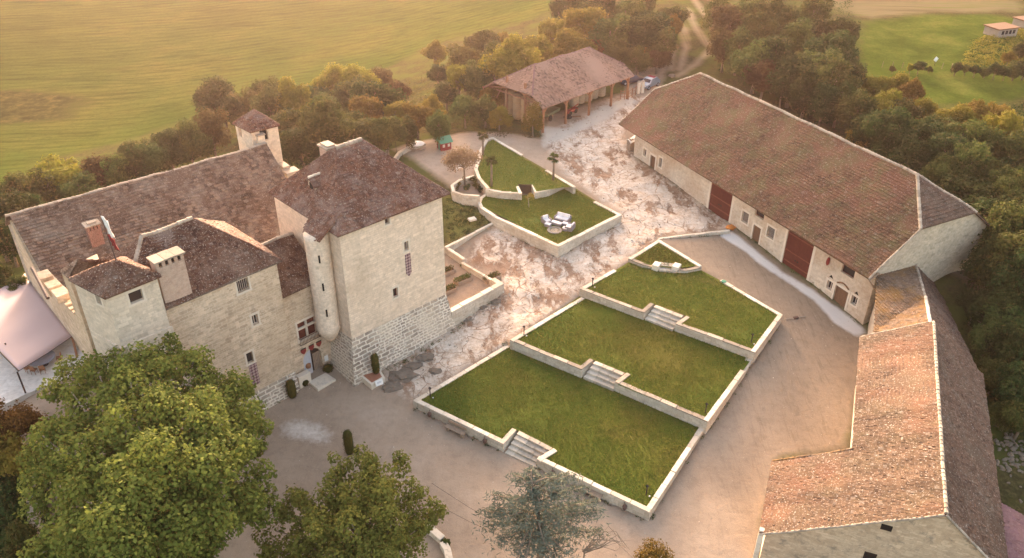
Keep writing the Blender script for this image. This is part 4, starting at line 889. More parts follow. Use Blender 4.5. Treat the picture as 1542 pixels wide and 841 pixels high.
for zz in (z0-.35,z0+.33): wbox(m,NP,CYAW,a0-.12,a1+.12,zz,zz+.04,.27,.32); wbox(m,NP,CYAW,a0-.12,a0-.08,zz,zz+.04,.0,.27); wbox(m,NP,CYAW,a1+.08,a1+.12,zz,zz+.04,.0,.27)
m.build('railing',M['steel'],wn)
# door leaves
M['doorpale']=plain('pale_door_paint',(.46,.46,.50),.6,var=.12)
def archleaf(name,x0,x1,mt,par,o0=-.3,o1=-.24):
    q=[(x0,DZ),(x1,DZ)]; xs2=np.linspace(x1,x0,8); q+= [(x,cz+math.sqrt(max(0,dw*dw-(x-a_d)**2))-.02) for x in xs2]
    f=[U3(NP,CYAW,x,z,o1) for x,z in q]; g=[U3(NP,CYAW,x,z,o0) for x,z in q]; n=len(q); m=MB(); m.add(f+g,[tuple(range(n)),tuple(range(2*n-1,n-1,-1))]+[(i,i+n,(i+1)%n+n,(i+1)%n) for i in range(n)]); return m.build(name,mt,par)
dl=archleaf('door',a_d-dw+.02,a_d-.06,M['doorpale'],castle,-.2,-.14); dl['label']='pale painted left leaf of the arched castle door'
m=MB(); p=U3(NP,CYAW,a_d-dw*.5,DZ+1.35,-.11); m.blob(p,(.3,.3,.3),4,.15,10,6); m.build('wreath',M['beam'],dl,smooth=True)
dr=archleaf('door',a_d-.04,a_d+dw-.02,M['dark'],castle,-.34,-.30); dr['label']='open dark right side of the arched castle door'
m=MB(); x0=a_d+.12
for i in range(5): wbox(m,NP,CYAW,a_d+.2+i*.16,a_d+.32+i*.16,DZ+.1,DZ+2.2,-.29,-.25)
for zz in (.1,1.1,2.2): wbox(m,NP,CYAW,a_d+.18,a_d+dw-.06,DZ+zz,DZ+zz+.12,-.25,-.2)
m.build('glazed_leaf',M['woodl'],dr)
for i,(px,py) in enumerate(((456.5,529),(468.5,523),(479.6,517.5))):
    a,z=onwall(px,py,NP,CYAW); t=thing('wall_shield',U3(NP,CYAW,a,z-.3,.06),('left','middle','right')[i]+' of three small red shields above the castle door','shield','red shields above the castle door')
    q=[(a-.26,z+.24),(a-.28,z),(a-.15,z-.22),(a,z-.34),(a+.15,z-.22),(a+.28,z),(a+.26,z+.24)]; f=[U3(NP,CYAW,x,zz,.1) for x,zz in q]; g=[U3(NP,CYAW,x,zz,.02) for x,zz in q]; n=len(q); m=MB(); m.add((f+g),[tuple(range(n)),tuple(range(2*n-1,n-1,-1))]+[(k,k+n,(k+1)%n+n,(k+1)%n) for k in range(n)]); m.build('field',M['red'],t)
    m=MB(); wbox(m,NP,CYAW,a-.28,a+.28,z+.24,z+.29,.02,.12); m.build('rim',M['iron'],t)
a,z=onwall(491,539.5,NP,CYAW); m=MB(); wbox(m,NP,CYAW,a-.2,a+.2,z-.32,z+.32,.02,.06); o=m.build('notice_board',M['white'],None); tag(o,'small white notice on the wall right of the castle door','notice')
rp=[fm(4.3,NB-.25,NE),fm(9.0,NB-.25,NE),fm(9.0,NB+3.9,NE+3.05),fm(4.3,NB+3.9,NE+3.05)]
tile_roof('gate_wing_roof',[rp],M['roofM'],castle,row=.26,tw=.3,th=.07)
tile_roof('gate_wing_roof',[[rp[3],rp[2],fm(9.0,NB+8,NE),fm(4.3,NB+8,NE)]],M['roofM'],castle,row=.4,tw=.5)
ridge('ridge_cap',rp[3],rp[2],M['cap'],castle,.17)
# --- residence block
MP=CP0; mh=lambda px,py,w_,h_: hole(MP,CYAW,px,py,w_,h_)
MHs=[mh(366,430,1.05,1.15),mh(384.5,482,.55,1.0),mh(376.5,539,.6,1.1)]
m=MB(); facade(m,MP,CYAW,-8.8,4.5,-1.2,14.35,MHs,.35)
for q in [((4.5,0),(4.5,9.2)),((4.5,9.2),(-8.8,9.2)),((-8.8,9.2),(-8.8,0))]: m.poly([fm(*q[0],-1),fm(*q[1],-1),fm(*q[1],14.2),fm(*q[0],14.2)])
m.build('residence_wall',M['wallM'],castle)
m=MB(); m.add([fm(-8.8,0,2.2),fm(4.5,0,2.2),fm(4.5,-.5,-1),fm(-8.8,-.5,-1),fm(4.5,0,-1)],[(3,2,1,0),(2,4,1)]); m.build('plinth',M['batter'],castle)
for h,kd in zip(MHs,('bars','pane','dark')): window(castle,MP,CYAW,h,kd)
lattice(MP,CYAW,383,564,.75,2.3,False)
fm2=frameP(*fm(-9.1,-.3,0)[:2],CYAW)
P,fr_,bk,h1_,h2_=hip_ends(fm2,9.8,14.0,14.2,3.85,5.0,4.75,0,0)
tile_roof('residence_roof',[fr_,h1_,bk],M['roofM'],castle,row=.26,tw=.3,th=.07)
tile_roof('residence_roof',[h2_],M['roofT'],castle,row=.28,tw=.3,th=.08,label='right hip of the residence roof, sunlight tinted into its redder slate')  # lighter, redder slate than the other slopes: sunlight put into the colour
ridge('ridge_cap',P['r1'],P['r2'],M['cap'],castle,.19); ridge('ridge_cap',P['r1'],P['l1'],M['cap'],castle,.17); ridge('ridge_cap',P['r2'],P['m1'],M['roofT'],castle,.12)
def chimney(px,py,z0,z1,w_,d_,yaw,brick,n=3,flat=True,label=None,capm='coping'):
    "px,py: centre of the cap"
    p=at(px,py,z1); m=MB(); m.box((p[0],p[1],(z0+z1)/2-.25),(w_,d_,z1-z0-.5),R(yaw)); 
    for s in np.linspace(-.5,.5,n+1): 
        q=(p[0]+math.cos(R(yaw))*s*(w_-.22),p[1]+math.sin(R(yaw))*s*(w_-.22)); m.box((q[0],q[1],z1-.26),(.24,d_,.52),R(yaw))
    o=m.build('chimney',brick,castle)
    if label: o['label']=label
    m=MB(); m.box((p[0],p[1],z1-.25),(w_-.3,d_-.3,.45),R(yaw)); m.build('flue',M['dark'],o)
    m=MB()
    for k in range(3):
        s=(k-1)/3; q=(p[0]+math.cos(R(yaw))*s*(w_+.3),p[1]+math.sin(R(yaw))*s*(w_+.3)); m.box((q[0],q[1],z1+.07+(0 if k!=1 else .012)),((w_+.3)/3-.015,d_+.35,.13),R(yaw))
    if not flat: m.box((p[0],p[1],z1+.22),(w_*.7,d_*.6,.18),R(yaw))
    m.build('chimney_cap',M[capm],o,bevel=.02); return o
chimney(250,386,13.9,18.0,2.2,1.0,CYAW,M['brickp'],4,True,'pale brick chimney rising between watch tower and residence','cap')
m=MB(); p=at(268,437,14.4); m.box((p[0]-.5,p[1]+.5,14.3),(2.6,1.5,.7),R(CYAW)); m.build('chimney_base',M['cap'],castle)
# --- watch tower at the left corner
WZ=17.3; e1=at(157,448,WZ); e2=at(242.6,414,WZ); e3=at(102,420,WZ); e4=e2+(e3-e1); pk=at(184,389,19.3)
cen=(e2+e3)/2; pk=np.array([.5*pk[0]+.5*cen[0],.5*pk[1]+.5*cen[1],19.3]); 
d_=ray(184,389); t_=(pk[:2]@pk[:2])/(pk[:2]@d_[:2]); pk[2]=d_[2]*t_+CZ
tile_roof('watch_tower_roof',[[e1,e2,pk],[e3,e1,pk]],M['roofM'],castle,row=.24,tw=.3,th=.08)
tile_roof('watch_tower_roof',[[e2,e4,pk],[e4,e3,pk]],M['roofT'],castle,row=.28,tw=.3,th=.08)  # right and rear facets coloured lighter than the front to show sunlight
sh=lambda p,k: p+(cen-p)/np.linalg.norm(cen-p)*k
g1,g2,g3_,g4=[sh(p,.35) for p in (e1,e2,e3,e4)]
WY=math.degrees(math.atan2(*(g2-g1)[[1,0]][:2])); WL=float(np.linalg.norm((g2-g1)[:2])); wq=g1[:2]
wh=hole(wq,WY,205,447,1.0,.95)
m=MB(); facade(m,wq,WY,0,WL,10.9,WZ+.05,[wh],.3)
LY=math.degrees(math.atan2(*(g1-g3_)[[1,0]][:2])); LL=float(np.linalg.norm((g1-g3_)[:2])); wq2=g3_[:2]
wh2=hole(wq2,LY,148,450,.6,1.0); facade(m,wq2,LY,0,LL,10.9,WZ+.05,[wh2],.3)
for a,b_ in ((g2,g4),(g4,g3_)): m.poly([(a[0],a[1],-1),(b_[0],b_[1],-1),(b_[0],b_[1],WZ),(a[0],a[1],WZ)])
m.build('watch_tower_wall',M['wallW'],castle); window(castle,wq,WY,wh,'dark'); window(castle,wq2,LY,wh2,'dark')
# thicker lower part
o1=np.array(U3(wq,WY,-.15,0,.18)[:2]); o2=np.array(U3(wq,WY,WL+.15,0,.18)[:2]); o1b=np.array(U3(wq,WY,-.5,0,.95)[:2]); o2b=np.array(U3(wq,WY,WL+.6,0,.7)[:2])
m=MB(); top=12.6
m.add([(*o1,top),(*o2,top),(*o2b,-1),(*o1b,-1),(*g3_[:2],top),(*g3_[:2],-1),(*g2[:2],top),(*g2[:2],-1),(*g1[:2],top)],[(3,2,1,0),(5,3,0,4),(2,7,6,1),(0,1,6,8),(0,8,4)]); m.build('watch_tower_base',M['wallW'],castle)
# --- long wing: roof, gable wall, side pieces
HY=41.03; HL0=np.array([-47.84,69.08]); HLn=26.6; HZ=13.21; HS_=.77; fh=frameP(HL0[0],HL0[1],HY)
_u=UV(133.0); _ni=np.array([_u[1],-_u[0]]); _g=g1[:2]
def clipS(d):
    p=np.array(fh(0,d,0)[:2]); h_=UV(HY); return float((.25-(p-_g)@_ni)/(h_@_ni))
tile_roof('long_wing_roof',[[fh(clipS(-12.4),-12.4,HZ-HS_*12.4),fh(HLn,-12.4,HZ-HS_*12.4),fh(HLn,0,HZ),fh(clipS(0)-.3,0,HZ)]],M['roofH'],castle,row=.34,tw=.42,th=.1)
tile_roof('long_wing_roof',[[fh(-.2,0,HZ),fh(HLn,0,HZ),fh(HLn,2.2,HZ-1.9),fh(-.2,2.2,HZ-1.9)]],M['roofH'],castle,row=.5,tw=.6)
ridge('ridge_cap',fh(-.2,0,HZ),fh(HLn,0,HZ),M['cap'],castle,.13)
G0=g1[:2]; GYw=133.0
def gpt(px,py): return onwall(px,py,G0,GYw)
tp=[gpt(11,325),gpt(53,404)]; 
tp=[tp[0],tp[1]]
mid=[gpt(60,412),gpt(74,428),gpt(92,446),gpt(112,462),gpt(128,474)]
far_a=tp[0][0]
prof=[(-.2,-1.5),(far_a,-1.5)]+tp+mid+[(mid[-1][0]-.4,mid[-1][1]-.5),(-.2,12.0)]
Gf=[U3(G0,GYw,a,z,0) for a,z in prof]   # outward normal of this wall points to the viewer's left
un=UV(GYw); nrm_in=np.array([un[1],-un[0]])
Gb=[(p[0]+nrm_in[0]*.8,p[1]+nrm_in[1]*.8,p[2]) for p in Gf]; n=len(Gf); m=MB(); m.add(Gf+Gb,[tuple(range(n))[::-1],tuple(range(n,2*n))]+[(i,(i+1)%n,(i+1)%n+n,i+n) for i in range(n)]); m.build('gable_wall',M['wallG'],castle)
# far wall and hidden rear parts
m=MB(); m.poly([fh(0,2.1,-4),fh(HLn,2.1,-4),fh(HLn,2.1,HZ-1.9),fh(0,2.1,HZ-1.9)][::-1]); m.poly([fh(HLn-.1,2.1,-4),fh(HLn-.1,-12,-4),fh(HLn-.1,-12,HZ-HS_*12-.2),fh(HLn-.1,0,HZ-.2),fh(HLn-.1,2.1,HZ-1.9)][::-1]); m.build('rear_wall',M['wallW'],castle)
m=MB()
q=[fm(9.0,-0.5+NB,0),fm(9.0,8,0)]
# merlons and corbelled steps on the gable wall
for i,(px,py,w_,h_) in enumerate(((72,411,1.5,.8),(85,425,1.3,.9),(97,437,1.5,.7))):
    a,z=gpt(px,py); q=U3(G0,GYw,a,0,-.35); m=MB(); m.box((q[0],q[1],z-h_/2),(w_,1.1,h_),R(GYw)); m.build('merlon',M['wallG'],castle,bevel=.04)
for i,(px,py) in enumerate(((103,449),(110,456),(116,462),(122,467),(128,471))):
    a,z=gpt(px,py); q=U3(G0,GYw,a,0,-.05); m=MB(); m.box((q[0],q[1],z),(.42,1.2,.2),R(GYw)); m.build('corbel_step',M['wallG'],castle,bevel=.02)
m=MB(); m.tube([U3(G0,GYw,*gpt(66,398),-1.0),U3(G0,GYw,*gpt(96,441),-1.3)],.16,6); m.build('gutter',M['steel'],castle)
# small hipped piece behind the watch tower
s1=at(91,406,16.6); s2=at(104,419,16.6); s3=at(150,392,16.9); sp_=at(118,389,17.9)
ctr=(s1+s2+s3)/3
tile_roof('small_roof',[[s1,s2,sp_],[s2,s3+(0,0,-.3),sp_]],M['cap'] and M['roofH'],castle,row=.24,tw=.3,th=.09); tile_roof('small_roof',[[s3+(0,0,-.3),sp_,sp_+(1.8,1.2,-.9)]],M['roofT'],castle,row=.28,tw=.3)  # last facet takes the brighter slate, painting in the sun on it
m=MB(); m.prism([tuple(s2[:2]),tuple((s3)[:2]),tuple((s3+(-1,1.6,0))[:2]),tuple(s1[:2])],5,[16.5,16.5,16.5,16.5]); m.build('small_wing_wall',M['wallG'],castle)
# stair tower at the far end
ez_=14.7; q1=at(376.7,199.8,ez_); q0=at(349.6,184.5,ez_); q2=at(421.5,187.6,ez_); q3=q0+q2-q1; cc=(q0+q2)/2; d_=ray(379,164.5); t_=(cc[:2]@cc[:2])/(cc[:2]@d_[:2]); pz=d_[2]*t_+CZ; ap=(cc[0],cc[1],pz)
tile_roof('stair_tower_roof',[[q0,q1,ap],[q1,q2,ap],[q2,q3,ap],[q3,q0,ap]],M['roofT'],castle,row=.28,tw=.3,th=.08)
sh=lambda p,k: (p+(cc-p)/np.linalg.norm(cc-p)*k)[:2]
r0,r1,r2,r3=[sh(p,.3) for p in (q0,q1,q2,q3)]
m=MB(); ya=math.degrees(math.atan2(*(r1-r0)[[1,0]])); yb=math.degrees(math.atan2(*(r2-r1)[[1,0]])); la=np.linalg.norm(r1-r0); lb=np.linalg.norm(r2-r1)
ha=hole(r0,ya,361.5,199,.7,1.2); hb=hole(r1,yb,397.5,204,.95,1.3)
facade(m,r0,ya,0,la,-3,ez_+.1,[ha]); facade(m,r1,yb,0,lb,-3,ez_+.1,[hb]); m.poly([(*r2,-3),(*r3,-3),(*r3,ez_),(*r2,ez_)]); m.poly([(*r3,-3),(*r0,-3),(*r0,ez_),(*r3,ez_)])
m.build('stair_tower_wall',M['wallW'],castle); window(castle,r0,ya,ha,'dark',False); window(castle,r1,yb,hb,'open',False)
p=at(388,206,14.6); m=MB(); q_=r1+(r2-r1)*.28+np.array([math.sin(R(yb)),-math.cos(R(yb))])*.22; m.box((q_[0],q_[1],12.8),(.8,.5,2.6),R(yb)); o=m.build('chimney',M['wallW'],castle); m=MB(); m.box((q_[0],q_[1],14.15),(1.0,.7,.14),R(yb)); m.build('chimney_cap',M['cap'],o)
for px,py,z,sx in ((425,252,9.6,(.9,2.4,1.8)),(438,262,9.3,(1.7,1.5,1.6))):
    p=at(px,py,z); m=MB(); m.box((p[0],p[1],z-1.5),(sx[0],sx[1],4.0),R(41)); o=m.build('parapet_stone',M['cap'],castle,bevel=.05)
p=at(139,332,HZ-HS_*3.6+2.6)
# red chimney standing on the long wing roof
z1=None
for zt in np.linspace(9,18,400):
    p=at(138,337,zt); s_=(p[:2]-HL0)@UV(HY); dd=-(p[:2]-HL0)@np.array([-UV(HY)[1],UV(HY)[0]]); 
    if zt-(HZ-HS_*dd)>1.7: z1=zt; break
z1=z1 or 12
chimney(138,338,z1-4,z1,1.2,.9,HY,M['brick'],3,False,'red brick chimney on the long grey roof','cap')
# flag on the watch tower
fl=thing('flag_pole',(pk[0],pk[1],pk[2]-.2),'flag pole with a limp white and red flag on the small watch tower','flag')
tp_=at(167,340,pk[2]+3.9); m=MB(); m.tube([(pk[0],pk[1],pk[2]-.2),(pk[0]-.25,pk[1]+.1,pk[2]+4.2)],[.06,.03],6); m.build('pole',M['steel'],fl)
def cloth(z0,z1,r0_,mt,name,off):
    m=MB(); v=[];nn=10
    for i in range(nn+1):
        z=z0+(z1-z0)*i/nn
        for k in range(7):
            s=k/6; v.append((pk[0]-.25*(z-pk[2])/4.2+off+s*.42*(1-.3*i/nn),pk[1]+.1+.11*math.sin(s*9+i*.5),z-s*.5))
    m.add(v,[(i*7+k,i*7+k+1,(i+1)*7+k+1,(i+1)*7+k) for i in range(nn) for k in range(6)]); o=m.build(name,mt,fl,smooth=True); s_=o.modifiers.new('s','SOLIDIFY'); s_.thickness=.02
cloth(pk[2]+2.1,pk[2]+3.6,.2,M['white'],'flag_cloth',.03); cloth(pk[2]+1.1,pk[2]+2.1,.2,M['red'],'flag_cloth',.03)
print('DBG pk',pk,'cen',cen,'door z',DZ,'win',NW,'WY',WY,WL,'LY',LY,LL,'stair',pz,q0,q1,q2,'gpts',tp,mid,'kz',ka,kz)

print('DBG dormer',dz,p0,p1)
# ------------------------------------------------------------------ trees
def leaves(C,R_,n,size,seed,out=.5,up=.35,asp=1.0,shell=(.55,1.05),hang=0,verts=None):
    "n leaf faces scattered on the shells of the lobes (centres C, radii R_)"
    r=np.random.default_rng(seed); C=np.asarray(C); R_=np.asarray(R_); w_=(R_[:,0]*R_[:,1])**1.0; w_/=w_.sum()
    li=r.choice(len(C),n,p=w_); d=r.normal(size=(n,3)); d/=np.linalg.norm(d,axis=1)[:,None]
    rr=shell[0]+(shell[1]-shell[0])*r.random(n)**.5; rr*=1+.22*np.sin(d[:,0]*7+li*1.3)*np.sin(d[:,1]*6+li)+.12*np.sin(d[:,2]*13+li*2.)
    p=C[li]+d*rr[:,None]*R_[li]
    nn=d*out*1.7+r.normal(size=(n,3))*.5+np.array([0,0,up]); nn/=np.linalg.norm(nn,axis=1)[:,None]
    a=np.cross(nn,r.normal(size=(n,3))); a/=np.linalg.norm(a,axis=1)[:,None]; b=np.cross(nn,a)
    if hang: b=b*(1-hang)+np.array([0,0,-1])*hang; 
    s=(size*(.6+.8*r.random(n)))[:,None]*.5; a=a*s/asp; b=b*s*asp
    q=np.stack([p-b, p+a*.8-b*.1, p+b, p-a*.8-b*.1],1).reshape(-1,3)     # pointed leaf shape
    f=np.arange(4*n).reshape(-1,4)
    return q,f
def lobes(rx,rz,zc,n,seed,lo=.30,hi=.46,cone=0):
    r=np.random.default_rng(seed); C=[];Rr=[]
    for i in range(n):
        d=r.normal(size=3); d/=np.linalg.norm(d); d[2]=abs(d[2])*1.0-.25+.1*r.normal() if i%4 else d[2]*.8
        k=.45+.4*r.random(); s=(lo+(hi-lo)*r.random()); kk=1-cone*max(0,d[2]); C.append([d[0]*rx*k*kk,d[1]*rx*k*kk,zc+d[2]*rz*k*1.15]); Rr.append([rx*s,rx*s,rz*s*.95])
    C.append([0,0,zc]);Rr.append([rx*.5,rx*.5,rz*.55]); return np.array(C),np.array(Rr)
def make_tree(name,h,rx,rz,nl,nleaf,size,leafm,barkm,seed,label=None,cat='tree',group=None,tr=.22,parts=True,lo=.3,hi=.46,out=.5,cone=0,shell=(.55,1.05),loc=(0,0,0),asp=1.15):
    root=thing(name,loc,label,cat,group); zc=h-rz
    C,Rr=lobes(rx,rz,zc,nl,seed,lo,hi,cone); v,f=leaves(C,Rr,nleaf,size,seed+1,out=out,shell=shell,asp=asp)
    L0=np.array(loc,float)
    mk('crown',v+L0,f.tolist(),leafm,root,uv=False)
    m=MB(); r=random.Random(seed); top=(r.uniform(-.3,.3),r.uniform(-.3,.3),zc+rz*.3)
    mid=(r.uniform(-.25,.25),r.uniform(-.25,.25),zc*.5)
    m.tube([L0+(0,0,-.6),L0+np.array(mid),L0+np.array(top)],[tr*1.25,tr*.8,tr*.3],8)
    for c in C[:-1]:
        s=np.array(mid)+(np.array(top)-np.array(mid))*r.uniform(.0,.7); e=np.array(c); k=(s+e)/2+np.array([0,0,-.1*rx*r.random()]); m.tube([L0+s,L0+k,L0+e],[tr*.42,tr*.25,tr*.07],5)
    m.build('trunk',barkm,root,smooth=True); return root
MESHT={}
kinds=dict(dark=('leafDark','dark green'),mid=('leafMid','olive green'),gold=('leafGold','golden green'),rust=('leafRust','rust brown'),orange=('leafOrange','orange tinged'))
protos={}
for kd,(lm,_) in kinds.items():
    protos[kd]=[]
    for j in range(3 if kd in('dark','mid') else 2):
        t=make_tree('tree',8,3.6,3.4+.3*j,22+5*j,10000,.27,M[lm],M['bark'],100+hash(kd)%7*0+len(protos)*10+j,'x',parts=True,lo=.17,hi=.36); protos[kd].append(t)
placed={}
def crown_at(px,py,h,ratio=.62):
    "ground place of a tree of height h whose crown centre shows at the pixel"
    z=5.
    for i in range(30):
        p=at(px,py,z); z=.5*z+.5*(gz(p[0],p[1])+h*ratio)
    p=at(px,py,z); return np.array([p[0],p[1],gz(p[0],p[1])])
TREES=[]
def row(s,group,where):
    for e in s.strip().split(';'):
        if not e.strip(): continue
        px,py,h,kd=e.split(','); kd=kd.strip(); h=float(h)
        if kd=='rust' and random.random()<.62: kd=random.choice(['mid','mid','gold','dark'])
        if 595<float(px)<765 and 100<float(py)<215: h*=.78
        TREES.append((float(px),float(py),float(h),kd.strip(),group,where))
row('20,300,8,mid;-10,330,9,dark;8,352,7,dark;52,325,6,dark;85,262,9,gold;60,290,7,mid;118,278,7,mid;140,262,7,rust;170,262,6.5,mid;200,250,6.5,rust;225,240,7,dark;213,222,6.5,mid;255,228,7,dark;285,215,7.5,mid;318,200,8,rust;335,165,8.5,rust;300,190,6,mid;322,148,8,dark;372,150,8,rust;405,165,8,mid;398,140,7.5,mid;440,150,9,rust;438,185,8.5,rust;452,215,8,dark;470,140,8,mid;500,128,8,gold;525,140,8,rust;500,190,9,mid;488,165,7,rust;540,125,8,rust;552,165,8,rust;568,150,8,dark;540,195,8,mid;580,195,7,mid;596,170,7,gold;566,118,7,rust;600,140,6,rust;612,195,6,mid;628,178,6.5,rust;650,165,6,gold;660,190,6,mid;672,140,6,rust;690,120,8,rust;660,110,6,dark;700,92,8,rust;728,66,7,rust;745,92,8,mid;720,120,8,rust;700,160,7,rust;730,160,7,mid;742,140,6.5,gold;655,78,5,rust;755,60,5,rust','trees and bushes on the slope behind the castle','on the slope behind the castle')
row('772,98,9,gold;800,72,9,gold;815,95,6,orange;835,45,9,gold;850,18,9,mid;870,5,9,rust;862,62,9,gold;880,35,9.5,gold;905,15,9,mid;920,45,9,mid;935,75,7,rust;900,60,6,orange;945,20,9,mid;965,50,8,rust;985,25,9,dark;1000,60,7,rust;1010,20,7,mid;990,85,5,rust;965,2,8,mid;1015,42,5,orange;960,88,5,rust;785,135,5,gold;752,175,5,gold','trees around the tiled shed','near the tiled shed')
row('1085,15,8,rust;1100,40,8,rust;1092,72,7,rust;1112,70,8,mid;1130,20,9,mid;1150,52,9,mid;1140,90,9,mid;1170,90,9,dark;1175,30,10,mid;1205,55,10,mid;1225,25,9.5,mid;1240,45,10,dark;1195,110,9,dark;1225,100,10,mid;1255,80,10,dark;1262,50,8,dark;1215,135,8,dark;1250,125,9,mid;1270,110,8,dark;1150,115,7,rust;1265,150,7,mid;1290,170,7,mid;1240,155,7,dark;1180,130,6,dark','big trees behind the long barn','behind the long barn')
row('1320,130,6,gold;1350,128,6.5,gold;1372,142,6,orange;1335,160,7,gold;1310,195,7,dark;1300,205,5,orange;1360,170,7,mid;1395,165,6,gold;1340,205,8,dark;1385,200,8,dark;1410,190,7,mid;1440,180,7,gold;1470,172,6.5,orange;1500,175,6,orange;1450,205,8,mid;1425,225,8,dark;1480,215,8,mid;1510,205,8,gold;1390,235,7,dark;1455,245,8,mid;1490,255,8,mid;1525,230,8,mid;1365,235,7,dark;1420,262,7,mid;1470,285,8,dark;1510,280,8,mid;1540,260,8,dark;1500,320,8,dark;1535,310,8,mid;1470,325,7,dark;1515,350,8,mid;1545,345,8,dark;1500,385,6,dark;1535,392,8,mid;1545,430,7,dark;1510,440,5,dark;1470,458,4,dark;1500,470,5,dark;1530,480,6,mid;1490,510,4.5,mid;1520,530,5,dark;1545,520,6,dark;1500,560,4,mid;1530,580,5,dark;1545,620,5,mid;1520,620,3.5,mid;1548,570,5,mid','wood on the right behind barn and annex','in the wood on the right')
row('1385,100,2.5,dark;1372,101,2,rust;1440,103,2.2,dark;1455,103,2.2,mid;1470,104,2.5,dark;1485,105,2.5,mid;1500,105,3,dark;1515,106,3,dark;1530,104,3.4,mid;1545,100,4,dark;1520,85,3,gold;1540,70,4,mid;1345,103,1.6,rust;1400,103,1.5,mid','hedge bushes between the green fields','in the hedge line between the green fields')
row('8,640,6,orange;-10,680,7,orange;14,690,5,mid;-15,730,7,dark;10,745,6,dark;-20,780,7,dark;20,790,5.5,dark;5,830,6,dark;35,830,5,mid;0,420,4,dark;20,430,3,mid','trees outside the boundary wall at the left','at the left edge')
SIZEW=lambda h: 'tall' if h>=8.5 else ('middle sized' if h>=6.5 else 'low')
used={}; seq={}
def neigh(px,py):
    "a findable neighbour"
    L_=[((388,200),'the stair tower'),((200,270),'the long grey roof centre'),((30,330),'the long grey roof left end'),((540,215),'the square tower roof'),((665,215),'the green roofed playhouse'),((800,100),'the left end of the tiled shed'),((940,95),'the right end of the tiled shed'),((1030,60),'the double track'),((1060,110),'the top end of the barn ridge'),((1200,175),'the middle of the barn ridge'),((1310,225),'the lower barn ridge'),((1470,330),'the far corner of the barn'),((1470,420),'the narrow track behind the barn'),((1500,600),'the annex far slope'),((1505,45),'the half buried bunker'),((1407,92),'the small white field sign'),((50,600),'the pale terrace'),((60,780),'the ruined boundary wall'),((20,420),'the canopy'),((660,60),'the open field edge')]
    return min(L_,key=lambda a:(a[0][0]-px)**2+(a[0][1]-py)**2)
DET={'leafless':0}
for i,(px,py,h,kd,grp,where) in enumerate(TREES):
    pr=protos[kd][i%len(protos[kd])]; g=crown_at(px,py,h); s=h/8*1.0
    (nx_,ny_),nm=neigh(px,py); dx,dy=px-nx_,py-ny_
    dirn=('right' if dx>0 else 'left') if abs(dx)>abs(dy)*1.2 else ('above' if dy<0 else 'below')
    if dirn=='right': dt='right of'
    elif dirn=='left': dt='left of'
    elif dirn=='above': dt='beyond'
    else: dt='before'
    kindw='bush' if h<4.5 else 'tree'
    lab='%s %s %s %s %s'%(SIZEW(h),kinds[kd][1],kindw,dt,nm)
    key=lab; used.setdefault(key,[]).append((px,py))
    sc=(s*random.uniform(.85,1.25),s*random.uniform(.85,1.25),s*random.uniform(.85,1.15)); rz_=random.uniform(0,6.28)
    first=pr.name not in placed
    if first: o=pr; placed[pr.name]=1; o.location=[float(k) for k in g]; o.rotation_euler=(0,0,rz_); o.scale=sc
    else: o=dup(pr,g,rz_,scale=sc)
    o['group']=grp; o['category']=kindw; o['label']=lab; TREES[i]=(o,lab,px,py)
# make repeated descriptions single one tree out, by their order across the picture
ORD=['leftmost','second from left','third from left','fourth from left','fifth from left','sixth from left','seventh from left','eighth from left']
byl={}
for o,lab,px,py in TREES: byl.setdefault(lab,[]).append((px,py,o))
for lab,l in byl.items():
    if len(l)>1:
        l.sort(key=lambda a:a[0])
        for j,(a,b,o) in enumerate(l): o['label']=(ORD[j] if j<len(l)-1 or len(l)>len(ORD) else 'rightmost')+' '+lab
# ---- short grass on the lawns: real blades
M['blade']=leafmat('grass_blades',[(.085,.105,.018),(.125,.14,.026),(.17,.165,.036),(.24,.20,.07)],.2)
def grass(poly,zc,n,seed):
    r=np.random.default_rng(seed); P=np.array([q[:2] for q in inset(poly,.45)]); lo=P.min(0);hi=P.max(0); A_=[]
    while sum(map(len,A_))<n:
        q=lo+(hi-lo)*r.random((n,2)); A_.append(q[sdf(q[:,0],q[:,1],P)>0])
    q=np.concatenate(A_)[:n]; c=np.column_stack([q,np.full(n,zc-.09)]); a=r.random(n)*6.28; w_=(.02+.03*r.random(n))[:,None]; h=.05+.09*r.random(n); d=np.column_stack([np.cos(a),np.sin(a),np.zeros(n)]); t_=np.column_stack([r.normal(size=n)*.05,r.normal(size=n)*.05,h+.03])
    v=np.stack([c-d*w_,c+d*w_,c+t_],1).reshape(-1,3); o=mk('grass',v,np.arange(3*n).reshape(-1,3).tolist(),M['blade'],None,uv=False); tag(o,'short mown grass growing on the lawn','grass',kind='stuff')
for i,(k,n) in enumerate((('l1',26000),('l2',22000),('l3',16000),('l4',2500),('l5',14000),('l6',9000))): grass(LAWNS[k],LZ[k],n,200+i)
